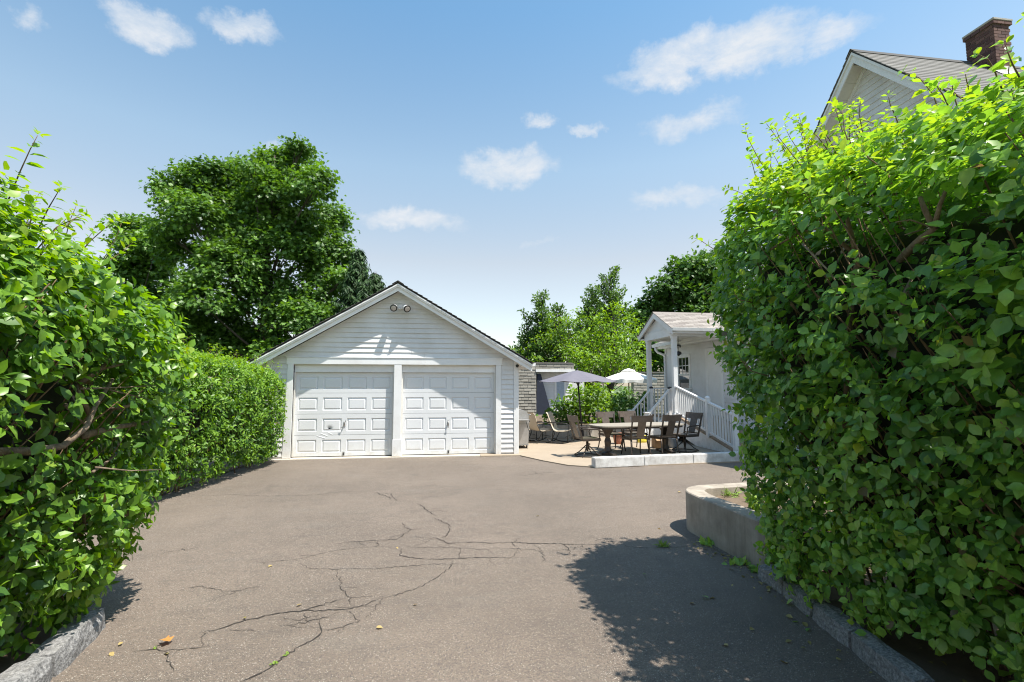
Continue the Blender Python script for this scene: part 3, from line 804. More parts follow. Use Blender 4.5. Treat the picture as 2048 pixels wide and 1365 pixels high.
def hedge(name, label, A, B, outw, prof, pv, kcap, density, leaf, mat, seed, twig=(.10, .20), nl=7, amp=.09, hs=lambda f: 1.0,
          cav=(), shoots=0, shoot_len=(.3, .7), limbs=(), nearcap=False, n_single=300, wr=(.5, .62), topbright=.25, tint0=.36, twigs=120, side_shoots=0, ub=2.0):
    A = np.array([*A, 0.]); B = np.array([*B, 0.]); Lh = np.linalg.norm(B - A); D = (B - A) / Lh
    n2 = np.array([D[1], -D[0], 0]) * outw
    pr = np.array(prof, float); seg = np.linalg.norm(np.diff(pr, axis=0), axis=1); cum = np.concatenate([[0], np.cumsum(seg)]); LP = cum[-1]
    Zv = np.array([0, 0, 1.])
    def surf(s, u, th):
        """s along, u along the profile, th turn angle round the far end (0 = straight part)"""
        o = np.interp(u * LP, cum, pr[:, 0]); z = np.interp(u * LP, cum, pr[:, 1])
        e = .01; o2 = np.interp(np.clip(u + e, 0, 1) * LP, cum, pr[:, 0]) - np.interp(np.clip(u - e, 0, 1) * LP, cum, pr[:, 0])
        z2 = np.interp(np.clip(u + e, 0, 1) * LP, cum, pr[:, 1]) - np.interp(np.clip(u - e, 0, 1) * LP, cum, pr[:, 1])
        h = hs(s / Lh); r_ = o + pv
        dirh = n2[None] * np.cos(th)[:, None] + D[None] * np.sin(th)[:, None] * kcap
        sgn = np.where(s < 0, -1., 1.)
        p = A[None] + D[None] * np.clip(s, 0, Lh)[:, None] - n2[None] * pv + dirh * r_[:, None] + Zv[None] * (z * h)[:, None]
        n = unit(unit(dirh) * z2[:, None] - Zv[None] * o2[:, None])
        return p, n
    nz = sines(seed); nz2 = sines(seed + 50, 9, 6, 14)
    def displaced(s, u, th):
        p, n = surf(s, u, th); return p + n * (amp * nz(p) + amp * .45 * nz2(p))[:, None], n
    rcap = pr[:, 0].max() + pv
    a1 = Lh * LP; a2 = rcap * .75 * (math.pi / 2) * LP
    ntw = int((a1 + a2) * density / nl); k1 = int(ntw * a1 / (a1 + a2))
    s = np.concatenate([rng.uniform(0, Lh, k1), np.full(ntw - k1, Lh)]); th = np.concatenate([np.zeros(k1), rng.uniform(0, R(115), ntw - k1)])
    u = rng.uniform(0, 1, ntw)
    p, n = displaced(s, u, th)
    dep = np.where(rng.uniform(size=ntw) < .25, rng.uniform(.22, .6, ntw), rng.exponential(.085, ntw).clip(0, .45))
    base = p - n * (dep + .10)[:, None]
    keep = np.ones(ntw, bool)
    for c, rad, kp in cav:
        q = (((p - np.array(c)) / np.array(rad)) ** 2).sum(1); keep &= (q > 1 + rng.normal(0, .25, ntw)) | (rng.uniform(size=ntw) < kp) | (dep > .32)
    keep &= base[:, 2] > .05
    keep &= (u < ub) | (rng.uniform(size=ntw) < .4)
    base, n, u_, dep = base[keep], n[keep], u[keep], dep[keep]
    m = len(base)
    tdir = n + Zv * .45 + rng.normal(0, .42, (m, 3)) + rng.normal(0, .1, (m, 3))
    tl = rng.uniform(*twig, m)
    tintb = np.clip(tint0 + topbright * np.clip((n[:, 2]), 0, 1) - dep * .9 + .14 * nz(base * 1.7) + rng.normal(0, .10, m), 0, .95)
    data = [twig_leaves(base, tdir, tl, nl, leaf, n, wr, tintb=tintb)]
    stems = MB(); rr = random.Random(seed)
    # shoots of new growth standing up from the top
    if shoots:
        us = rng.uniform(*(.62, 1.0) if ub > 1 else (ub * .66, ub), shoots); ss = rng.uniform(0, Lh, shoots); thh = np.zeros(shoots)
        q = int(shoots * .2); ss[:q] = Lh; thh[:q] = rng.uniform(0, R(100), q)
        ps, ns = displaced(ss, us, thh)
        if side_shoots:
            s2 = rng.uniform(Lh * .5, Lh, side_shoots); t2 = np.where(rng.uniform(size=side_shoots) < .5, 0, rng.uniform(0, R(80), side_shoots)); s2 = np.where(t2 > 0, Lh, s2)
            p2, m2 = displaced(s2, rng.uniform(.2, .45, side_shoots), t2); ps = np.concatenate([ps, p2]); ns = np.concatenate([ns, m2])
        for p0, n0 in zip(ps, ns):
            l = rng.uniform(*shoot_len) * (.55 if (outw < 0 and p0[1] < 2.3) else 1.0); d0 = unit(n0 * .3 + n2 * .35 + D * .12 + Zv * .9 + rng.normal(0, .32, 3)); d1 = unit(d0 + rng.normal(0, .25, 3))
            if n0[2] < .4: l *= .55
            pts = [p0 - n0 * .1, p0 + d0 * l * .35, p0 + d0 * l * .6 + d1 * l * .15, p0 + d0 * l * .6 + d1 * l * .42]
            stems.tube(pts, [.0045, .0036, .0028, .0016], 5)
            npair = max(3, int(l / .055)); bp = []; bd = []
            for k in range(npair + 1):
                f = .15 + .85 * k / npair; g = f * 3; i = min(2, int(g)); w_ = g - i
                bp.append(np.array(pts[i]) * (1 - w_) + np.array(pts[i + 1]) * w_); bd.append(unit(np.array(pts[i + 1]) - np.array(pts[i])))
            bp = np.array(bp); bd = np.array(bd); k_ = len(bp); sz = np.linspace(1.0, .55, k_)
            d_ = twig_leaves(bp, bd, np.full(k_, .01), 2, leaf * 1.2, np.tile(n0, (k_, 1)), wr, tintb=np.clip(rng.normal(.70, .09, k_), 0, 1))
            d_ = list(d_); d_[3] = d_[3] * np.tile(sz, 2); data.append(tuple(d_))
            tp = twig_leaves(bp[-1:], bd[-1:], np.full(1, .02), 3, leaf * .5, n0[None], wr, spread=.5, tintb=np.array([.85])); data.append(tp)
    P, T, N, L, W, Ti = [np.concatenate(x) for x in zip(*data)]
    Ti = np.where(rng.uniform(size=len(Ti)) < .007, 1.0, np.clip(Ti, .06, .88)); Ti = np.where(rng.uniform(size=len(Ti)) < .004, 0.0, Ti)
    px, py, z = to_px(P)
    vis = (z > .6) & (px > -80) & (px < 2128) & (py > -60) & (py < 1420)
    t = thing(name, label, 'hedge', ((A + B) / 2).tolist())
    # the leaves that show largest are objects of their own
    single = np.zeros(len(P), bool)
    if n_single:
        score = np.where(vis & (px > 0) & (px < 2048) & (py > 0) & (py < 1365), L / np.maximum(z, .3), 0)
        ov = np.interp(z, [0, 99], [1, 1]); toc = unit(camN - P); fac = (np.abs((unit(N) * toc).sum(1)) + .15)
        # outermost ones only: those nearest to the viewer in their small patch of the surface
        key = (px // 22).astype(int) * 10000 + (py // 22).astype(int); order = np.lexsort((z, key)); first = np.ones(len(P), bool)
        ko = key[order]; first[order[1:]] = ko[1:] != ko[:-1]
        sc = score * fac * first
        pick = np.argsort(-sc)[:n_single]; single[pick] = True
        var = []
        for k in range(8):
            v = mesh_leaf_single('leaf', [0.0, .10, .23, .36, .48, .6, .72, .86][k], mat, rng.normal(.25, .1), rng.normal(.2, .15)); var.append(v)
        b0 = Vector(t.location)
        Tn = unit(T); Nn = unit(N - Tn * (N * Tn).sum(1, keepdims=True)); Xn = np.cross(Tn, Nn)
        for i in pick:
            k = int(np.argmin(np.abs(np.array([0.0, .10, .23, .36, .48, .6, .72, .86]) - Ti[i])))
            o = bpy.data.objects.new('leaf', var[k]); COL.objects.link(o); o.parent = t
            mt = Matrix([[Xn[i, r_] * L[i] * W[i], Tn[i, r_] * L[i], Nn[i, r_] * L[i], P[i, r_] - b0[r_]] for r_ in range(3)] + [[0, 0, 0, 1]])
            o.matrix_basis = mt
    r_ = ~single
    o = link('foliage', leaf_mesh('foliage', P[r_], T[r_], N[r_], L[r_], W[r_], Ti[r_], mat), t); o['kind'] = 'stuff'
    # thin stems inside, from the ground to the leaves
    for k in range(twigs):
        s_ = np.array([rr.uniform(0, Lh)]); u0 = np.array([rr.uniform(.15, .75) * min(1, ub)]); q, nn = surf(s_, u0, np.array([0.]))
        q = q[0] - nn[0] * .12; g0 = A + D * (s_[0] + rr.uniform(-.3, .3)) - n2 * (pv * rr.uniform(.4, 1.0)); g0 = g0 + Zv * .02
        pts = [g0]; 
        for f in (.25, .5, .75, 1):
            pts.append(g0 * (1 - f) + q * f + np.array([rr.uniform(-.06, .06) for _ in range(3)]) - n2 * .18 * math.sin(f * math.pi))
        r0 = rr.uniform(.006, .016); stems.tube(pts, [r0, r0 * .85, r0 * .7, r0 * .5, r0 * .25], 5)
    if stems.v:
        o = obj('stems', stems, M['twig'], t, smooth=True); o['kind'] = 'stuff'
    for pts, r0 in limbs:
        rad = [r0 * (1 - .55 * i / (len(pts) - 1)) for i in range(len(pts))]
        obj('branch', MB().tube(pts, rad, 9), M['bark'], t, smooth=True)
    # added near-black sheet deep inside: blocks light and keeps the interior dark
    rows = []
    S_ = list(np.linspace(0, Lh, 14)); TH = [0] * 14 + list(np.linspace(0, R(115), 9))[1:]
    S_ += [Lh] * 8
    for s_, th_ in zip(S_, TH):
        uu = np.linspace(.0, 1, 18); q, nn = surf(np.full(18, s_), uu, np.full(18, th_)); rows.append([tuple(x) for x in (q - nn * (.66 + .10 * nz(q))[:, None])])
    o = obj('added_dark_core', MB().grid(rows), M['core'], t, smooth=True); o['kind'] = 'stuff'
    return t
def mesh_leaf_single(name, tint, mat, fold, curl):
    V = LEAF_V.copy(); V[:, 2] = fold * .6 * np.abs(V[:, 0]) - curl * V[:, 1] ** 2
    me = bpy.data.meshes.new(name); me.from_pydata(V.tolist(), [], LEAF_F)
    a = me.attributes.new('tint', 'FLOAT', 'FACE'); a.data.foreach_set('value', [tint] * len(LEAF_F)); me.materials.append(mat)
    return me

# near hedge on the left, in full sun
lx = lambda px, py, X=-2.3: atx(px, py, X)
hedge('leafy_hedge', 'overgrown near hedge on the left with large glossy leaves and exposed branches', (-2.62, .9), (-2.5, 4.05), 1,
      [(-.02, .10), (.22, .55), (.42, 1.0), (.52, 1.5), (.52, 1.95), (.36, 2.32), (.05, 2.58), (-.45, 2.72), (-1.1, 2.70), (-1.5, 2.4), (-1.6, 1.2), (-1.5, .1)], .60, .85,
      1400, .094, M['leaf_front'], 21, ub=.62, shoots=80, shoot_len=(.22, .5), amp=.12, hs=lambda f: np.minimum(1.28, 1.47 - .46 * np.asarray(f)),
      cav=[(lx(190, 850, -2.1), (.45, .46, .22), .16), (lx(310, 800, -2.1), (.4, .4, .18), .35), (lx(70, 900, -2.1), (.4, .4, .13), .35), (lx(230, 950, -2.1), (.4, .42, .18), .4), (lx(200, 760, -2.1), (.4, .4, .12), .4)],
      limbs=[([lx(-40, 905, -2.35), lx(60, 903, -2.3), lx(125, 893, -2.2), lx(172, 855, -2.17), lx(192, 810, -2.2), lx(225, 760, -2.3)], .026),
             ([lx(165, 872, -2.32), lx(230, 855, -2.25), lx(300, 845, -2.2)], .026),
             ([lx(180, 830, -2.3), lx(160, 790, -2.3), lx(150, 765, -2.4)], .018), ([lx(160, 768, -2.35), lx(200, 738, -2.3), lx(228, 712, -2.35)], .018),
             ([lx(205, 738, -2.3), lx(290, 718, -2.35)], .010), ([lx(200, 820, -2.4), lx(160, 770, -2.45), lx(100, 700, -2.5)], .016),
             ([lx(160, 960, -2.4), lx(165, 1010, -2.4), lx(170, 1060, -2.5)], .018), ([lx(185, 945, -2.25), lx(240, 905, -2.3)], .010),
             ([lx(215, 820, -2.3), lx(260, 812, -2.15), lx(285, 822, -2.1)], .014), ([lx(160, 778, -2.2), lx(250, 775, -2.15), lx(330, 770, -2.1)], .006),
             ([lx(220, 780, -2.2), lx(300, 800, -2.1), lx(330, 820, -2.1)], .005), ([lx(130, 810, -2.3), lx(170, 850, -2.3)], .012), ([lx(190, 935, -2.2), lx(260, 942, -2.1), lx(320, 940, -2.05)], .006)])
# hedge on the right, its near face in shade
rx = lambda px, py, X=2.75: atx(px, py, X)
hedge('leafy_hedge', 'tall shaded hedge on the right with round leaves overhanging the driveway', (2.92, .5), (2.98, 3.78), -1,
      [(.06, .10), (.28, .45), (.52, 1.0), (.71, 1.6), (.82, 2.2), (.80, 2.7), (.60, 3.05), (.18, 3.28), (-.5, 3.42), (-1.4, 3.2), (-1.75, 2.6), (-1.8, 1.3), (-1.7, .1)], .62, .78,
      1500, .080, M['leaf_right'], 34, ub=.62, hs=lambda f: .94 + .14 * np.asarray(f), shoots=130, shoot_len=(.15, .42), amp=.11, wr=(.60, .74), tint0=.40, topbright=.42, side_shoots=10,
      cav=[(rx(1760, 500, 2.2), (.5, .42, .20), .05), (rx(1640, 480, 2.2), (.5, .5, .2), .1), (rx(1560, 600, 2.2), (.5, .4, .10), .25), (rx(1530, 500, 2.25), (.4, .4, .12), .25), (rx(1850, 440, 2.2), (.4, .3, .16), .25)],
      limbs=[([rx(1690, 900, 2.88), rx(1700, 650, 2.73), rx(1715, 520, 2.63), rx(1700, 460, 2.53), rx(1690, 420, 2.43)], .024),
             ([rx(1712, 510, 2.63), rx(1670, 475, 2.53), rx(1650, 455, 2.48), rx(1610, 462, 2.43)], .016),
             ([rx(1800, 520, 2.58), rx(1840, 480, 2.48), rx(1868, 458, 2.43), rx(1850, 420, 2.38), rx(1840, 395, 2.38)], .022),
             ([rx(1868, 458, 2.43), rx(1880, 410, 2.38), rx(1905, 350, 2.43)], .014),
             ([rx(1605, 488, 2.30), rx(1660, 545, 2.33), rx(1700, 610, 2.38)], .007), ([rx(1540, 500, 2.38), rx(1600, 465, 2.43)], .010),
             ([rx(1805, 650, 2.43), rx(1808, 590, 2.48), rx(1830, 545, 2.58)], .018), ([rx(1580, 605, 2.38), rx(1600, 630, 2.48)], .012),
             ([rx(1865, 455, 2.40), rx(1820, 440, 2.33), rx(1790, 445, 2.28)], .005), ([rx(1845, 460, 2.38), rx(1810, 470, 2.28)], .005)])
# clipped hedge further back on the left
hedge('clipped_hedge', 'clipped narrow-leaved hedge on the left running back to the garage', (-4.35, 5.6), (-3.50, 11.80), 1,
      [(-.12, .06), (.02, .25), (.10, .7), (.12, 1.3), (.08, 1.8), (-.05, 2.15), (-.3, 2.34), (-.8, 2.40), (-1.5, 2.36)], .75, .9,
      1500, .088, M['leaf_back'], 55, shoots=60, shoot_len=(.10, .24), amp=.06, wr=(.36, .46), hs=lambda f: 1.19 - .29 * f, tint0=.40, topbright=.3, n_single=250, twigs=60, twig=(.08, .16))

# ------------------------------------------------------------------ trees and shrubs
def leaf_clumps(lobes, per_m2, size, mat, tpl=(KITE_V, KITE_F), flat=.6, sub=.42, tint=(.2, .75), seed=0, wr=(.8, 1.1), hang=-.25):
    """leaves in bunches over the outer part of a set of rounded lobes"""
    r_ = np.random.default_rng(seed); P, T, N, L, W, Ti = [], [], [], [], [], []
    for c, rad in lobes:
        c = np.array(c); rad = np.array(rad, float); area = 4 * math.pi * (rad.prod()) ** (2 / 3)
        nb = max(8, int(area / (sub * sub * 1.7))); d = unit(r_.normal(size=(nb, 3))); d[:, 2] = np.where(d[:, 2] < -.35, -d[:, 2], d[:, 2])
        bc = c + d * rad * r_.uniform(.62, 1.06, nb)[:, None]
        npb = max(6, int(area * per_m2 / nb))
        for q, dd in zip(bc, d):
            k = int(npb * r_.uniform(.5, 1.5)); off = r_.normal(size=(k, 3)) * np.array([1, 1, flat]) * sub * .52
            pp = q + off; out = unit(dd * .5 + unit(off + 1e-6) * .5 + np.array([0, 0, .55]) + r_.normal(0, .3, (k, 3)))
            t = unit(unit(off + 1e-6) * .7 + dd * .4 + r_.normal(0, .5, (k, 3)) + np.array([0, 0, hang]))
            P.append(pp); T.append(t); N.append(out); L.append(size * r_.uniform(.6, 1.25, k)); W.append(r_.uniform(*wr, k))
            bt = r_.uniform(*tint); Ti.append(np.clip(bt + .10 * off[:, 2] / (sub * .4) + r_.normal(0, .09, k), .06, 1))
    P, T, N, L, W, Ti = [np.concatenate(x) for x in (P, T, N, L, W, Ti)]
    return leaf_mesh('crown', P, T, N, L, W, Ti, mat, tpl, fold=.12, curl=.2)
def trunk_mesh(base, lobes, r0, seed, h0=.35):
    rr = random.Random(seed); mb = MB(); base = Vector(base)
    top = max(lobes, key=lambda l: l[0][2])[0]; cx = sum(l[0][0] for l in lobes) / len(lobes); cy = sum(l[0][1] for l in lobes) / len(lobes)
    apex = Vector((cx * .6 + top[0] * .4, cy, top[2])); pts = [base + (apex - base) * f + Vector((rr.uniform(-.1, .1), rr.uniform(-.1, .1), 0)) * (1 if 0 < f < 1 else 0) for f in (0, .2, .4, .6, .8, .97)]
    mb.tube(pts, [r0 * 1.25, r0, r0 * .8, r0 * .55, r0 * .3, r0 * .1], 9)
    for c, rad in lobes:
        c = Vector(c); f = min(.85, max(.15, (c.z - base.z) / (apex.z - base.z) * .6)); a = base + (apex - base) * f
        mid = a.lerp(c, .5) + Vector((rr.uniform(-.2, .2), rr.uniform(-.2, .2), -.15)); l = r0 * .24
        mb.tube([a, mid, c], [l, l * .7, l * .25], 6)
        for k in range(3):
            d = Vector((rr.uniform(-1, 1), rr.uniform(-1, 1), rr.uniform(-.2, 1))).normalized(); e = c + Vector((d.x * rad[0], d.y * rad[1], d.z * rad[2])) * .85
            mb.tube([mid.lerp(c, .6), c.lerp(e, .5), e], [l * .4, l * .25, l * .08], 5)
    return mb
def tree(name, label, lobes_px, Y, base_px, mat, per_m2, size, seed, cat='tree', group=None, r0=.25, base_z=0, dy=1.2, squash=1.0, depthr=.9, **kw):
    rr = random.Random(seed); lobes = []
    for px, py, r in lobes_px:
        yy = Y + rr.uniform(-dy, dy); c = aty(px, py, yy); m = r * (c - CAM).dot(FW) / F_PX
        lobes.append(((c.x, c.y, c.z), (m, m * depthr, m * squash)))
    b = aty(base_px, 770, Y); b.z = base_z
    t = thing(name, label, cat, b, group)
    obj('trunk', trunk_mesh(b, lobes, r0, seed), M['darktrunk'], t, smooth=True)
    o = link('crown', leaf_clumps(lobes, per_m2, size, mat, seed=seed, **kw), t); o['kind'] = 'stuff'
    return t
tree('maple_tree', 'large rounded maple tree in full leaf standing behind the garage', [(345, 385, 30), (378, 370, 36), (430, 372, 46), (490, 372, 44), (545, 345, 40), (590, 335, 42), (625, 375, 42), (565, 420, 70), (655, 450, 42), (665, 520, 46), (470, 455, 70), (392, 450, 52),
      (560, 520, 80), (460, 560, 75), (650, 595, 55), (530, 620, 75), (405, 610, 58), (600, 660, 65), (690, 565, 26), (375, 520, 42), (440, 680, 62), (360, 690, 55), (520, 710, 60), (360, 640, 40), (598, 305, 20), (505, 340, 25), (650, 660, 45), (470, 725, 60), (560, 725, 50), (390, 725, 60), (630, 705, 40), (430, 425, 60), (355, 425, 38), (520, 440, 75), (610, 490, 60), (340, 470, 36)],
     23.5, 520, M['leaf_maple'], 150, .165, 5, r0=.28, tpl=(MAPLE_V, MAPLE_F), sub=.46, tint=(.25, .9), dy=1.6)
tree('maple_tree', 'smaller round-topped tree left of the large maple', [(258, 462, 26), (284, 462, 30), (255, 500, 24), (280, 510, 40), (312, 500, 36), (300, 560, 48), (250, 560, 44), (320, 620, 50), (270, 640, 50)],
     29, 275, M['leaf_maple'], 100, .20, 6, r0=.2, tpl=(MAPLE_V, MAPLE_F), sub=.5, tint=(.25, .85))
tree('dark_maple_tree', 'dark broadleaf tree rising behind the porch roof', [(1410, 540, 34), (1372, 550, 34), (1440, 545, 40), (1335, 585, 34), (1385, 600, 50), (1305, 620, 30), (1440, 610, 60), (1345, 640, 44), (1300, 665, 36), (1280, 640, 22), (1400, 660, 50), (1390, 720, 50), (1330, 710, 50), (1300, 740, 45)],
     31, 1390, M['leaf_dark'], 66, .25, 7, r0=.25, tpl=(MAPLE_V, MAPLE_F), sub=.55, tint=(.2, .9))
tree('leafy_tree', 'bright yellow-green young tree between the umbrellas and the porch', [(1245, 690, 32), (1210, 700, 30), (1270, 705, 26), (1180, 680, 24), (1235, 730, 36), (1195, 740, 34), (1265, 745, 32), (1155, 720, 26), (1255, 655, 24), (1205, 650, 22), (1228, 625, 18), (1275, 670, 22)],
     24, 1225, M['leaf_pale'], 52, .17, 8, r0=.10, sub=.38, tint=(.45, 1.0), wr=(.5, .7))
tree('leafy_tree', 'green bushy tree behind the lavender umbrella', [(1110, 690, 28), (1140, 660, 26), (1160, 690, 26), (1090, 715, 26), (1130, 720, 30), (1165, 740, 30), (1100, 745, 24), (1070, 730, 20), (1060, 755, 20), (1170, 640, 22), (1110, 650, 20), (1080, 690, 20), (1050, 715, 18), (1190, 665, 22)],
     25, 1125, M['leaf_pale'], 46, .17, 9, r0=.10, sub=.36, tint=(.2, .8), wr=(.5, .7))

tree('background_tree', 'broad mid-green tree mass filling in behind the loose evergreens', [(1035, 715, 20), (1065, 690, 22), (1100, 665, 24), (1140, 668, 24), (1180, 655, 24), (1215, 640, 24), (1255, 640, 24), (1285, 670, 26), (1060, 735, 24), (1110, 715, 28), (1160, 705, 28), (1230, 690, 30), (1280, 720, 28)],
     31, 1160, M['leaf_thin'], 40, .24, 10, r0=.2, sub=.5, tint=(.2, .8))
def column_tree(name, label, apex_px, bot_py, halfw, Y, seed, mat, n=46, lean=0.0, dens=1.0):
    """narrow loose evergreen: upswept feathery boughs round a leader, bare twigs at the tip"""
    rr = random.Random(seed); r_ = np.random.default_rng(seed)
    top = aty(*apex_px, Y); b = aty(apex_px[0] - lean, bot_py, Y); b.z = 0; H = top.z
    dep = (top - CAM).dot(FW); wmax = halfw * dep / F_PX
    t = thing(name, label, 'tree', b, 'loose evergreens beyond the patio')
    mb = MB(); lead = [b.lerp(top, f) + Vector((rr.uniform(-.08, .08), rr.uniform(-.08, .08), 0)) * (f < 1) for f in (0, .25, .5, .75, 1)]
    mb.tube(lead, [.13, .10, .07, .04, .008], 7)
    P, T, N, L, W, Ti = [], [], [], [], [], []
    for k in range(n):
        f = .18 + .80 * (k / n) ** .9; c = b.lerp(top, f); a = rr.uniform(0, 6.28)
        ln = wmax * (1 - f) ** .55 * rr.uniform(.45, 1.15) + .18
        d = Vector((math.cos(a), math.sin(a), rr.uniform(.55, 1.3)))
        e = c + d * ln; mid = c.lerp(e, .5) + Vector((0, 0, -.08))
        mb.tube([c, mid, e], [.028, .016, .005], 5)
        m = int(ln * 95 * dens * (1.0 if f < .8 else .55)); 
        if m < 3: continue
        fr = r_.uniform(.15, 1.05, m)[:, None]; q = np.array(c) * (1 - fr) + np.array(e) * fr + r_.normal(0, .12, (m, 3)) * (1.2 - .7 * fr)
        P.append(q); T.append(np.array(d)[None] + r_.normal(0, .7, (m, 3))); N.append(r_.normal(0, .6, (m, 3)) + np.array([d.x, d.y, 1.0]))
        L.append(.17 * r_.uniform(.6, 1.3, m)); W.append(r_.uniform(.4, .65, m)); Ti.append(np.clip(r_.normal(rr.uniform(.2, .75), .14, m), .06, 1))
    obj('trunk', mb, M['darktrunk'], t, smooth=True)
    o = link('crown', leaf_mesh('crown', *[np.concatenate(x) for x in (P, T, N, L, W, Ti)], mat, (KITE_V, KITE_F), fold=.1, curl=.25), t); o['kind'] = 'stuff'
column_tree('evergreen_tree', 'small thin evergreen nearest the garage roof eave', (1052, 628), 770, 26, 26, 61, M['leaf_thin'], 60, lean=-12, dens=.9)
column_tree('evergreen_tree', 'slender dark evergreen with a leaning pointed tip above the lavender umbrella', (1082, 586), 770, 26, 25.5, 62, M['leaf_thin'], 95, lean=-12, dens=1.15)
column_tree('evergreen_tree', 'loose evergreen with a bent double tip left of the tallest one', (1186, 576), 770, 34, 27, 63, M['leaf_thin'], 100, lean=16, dens=1.15)
column_tree('evergreen_tree', 'tallest feathery evergreen with bare twigs at its tip', (1221, 540), 770, 44, 27.5, 64, M['leaf_thin'], 120, lean=4, dens=1.15)
column_tree('evergreen_tree', 'short bushy evergreen between two taller ones', (1118, 612), 770, 26, 26.2, 65, M['leaf_thin'], 80, lean=4, dens=1.1)

def spruce(label, apex_px, halfw_px, bot_py, Y, seed, n=120):
    rr = random.Random(seed); r_ = np.random.default_rng(seed)
    top = aty(*apex_px, Y); b = Vector((top.x, top.y, 0)); dep = (top - CAM).dot(FW)
    slope = halfw_px / (bot_py - apex_px[1])
    t = thing('spruce_tree', label, 'tree', b, 'spruces behind the garage'); mb = MB(); mb.tube([b, b.lerp(top, .5), top], [.24, .13, .012], 8)
    P, T, N, L, W, Ti = [], [], [], [], [], []
    for k in range(n):
        f = .25 + .74 * (k / n); c = b.lerp(top, f); a = k * 2.4 + rr.uniform(-.3, .3); ln = (top.z - c.z) * slope * rr.uniform(.75, 1.2) + .12
        d = Vector((math.cos(a), math.sin(a), 0)); mid = c + d * ln * .55 + Vector((0, 0, -.10 * ln)); e = c + d * ln + Vector((0, 0, -.10 * ln))
        mb.tube([c, mid, e], [.03, .018, .005], 5)
        m = int(18 + ln * 110); fr = r_.uniform(.05, 1.05, m)[:, None]
        q = np.where(fr < .55, np.array(c) + (np.array(mid) - np.array(c)) * fr / .55, np.array(mid) + (np.array(e) - np.array(mid)) * (fr - .55) / .45)
        side = np.array([-d.y, d.x, 0]) * r_.choice([-1, 1], m)[:, None]
        P.append(q + r_.normal(0, .05, (m, 3))); T.append(side * .7 + np.array(d) * .5 + np.array([0, 0, -.75]) + r_.normal(0, .25, (m, 3))); N.append(np.array([0, 0, 1.]) + np.array(d) * .5 + r_.normal(0, .3, (m, 3)))
        L.append(.26 * r_.uniform(.6, 1.3, m)); W.append(r_.uniform(.2, .34, m)); Ti.append(np.clip(r_.normal(.45, .2, m), .06, 1))
    obj('trunk', mb, M['darktrunk'], t, smooth=True)
    o = link('crown', leaf_mesh('crown', *[np.concatenate(x) for x in (P, T, N, L, W, Ti)], M['leaf_spruce'], (KITE_V, KITE_F), fold=.1, curl=.3), t); o['kind'] = 'stuff'
spruce('dark spruce with drooping boughs at the right edge of the large maple', (717, 496), 44, 640, 21.5, 71, 150)
spruce('low spruce top just left of the garage ridge', (752, 543), 55, 640, 30, 72)

def shrub(label, lobes_px, Y, base_px, seed, mat, base_z, per=150, size=.12, **kw):
    return tree('leafy_shrub', label, lobes_px, Y, base_px, mat, per, size, seed, cat='shrub', r0=.03, base_z=base_z, dy=.5, sub=.26, **kw)
shrub('bright leafy shrub behind the pole of the lavender umbrella', [(1160, 800, 26), (1190, 795, 24), (1140, 830, 26), (1180, 830, 30), (1210, 815, 24), (1205, 845, 24), (1150, 855, 22), (1185, 860, 22)], 17.4, 1175, 81, M['leaf_pale'], .45, tint=(.35, .95))
shrub('dark low shrub beside the dormer of the grey neighbour house', [(1110, 838, 18), (1125, 815, 14), (1130, 850, 18), (1105, 858, 14)], 17.2, 1118, 82, M['leaf_maple'], .45, tint=(.3, .9))
shrub('leafy shrub under the white umbrella', [(1235, 815, 22), (1255, 800, 20), (1230, 845, 22), (1265, 830, 24), (1285, 805, 18), (1285, 840, 20)], 17.6, 1255, 83, M['leaf_maple'], .45, tint=(.3, 1.0))
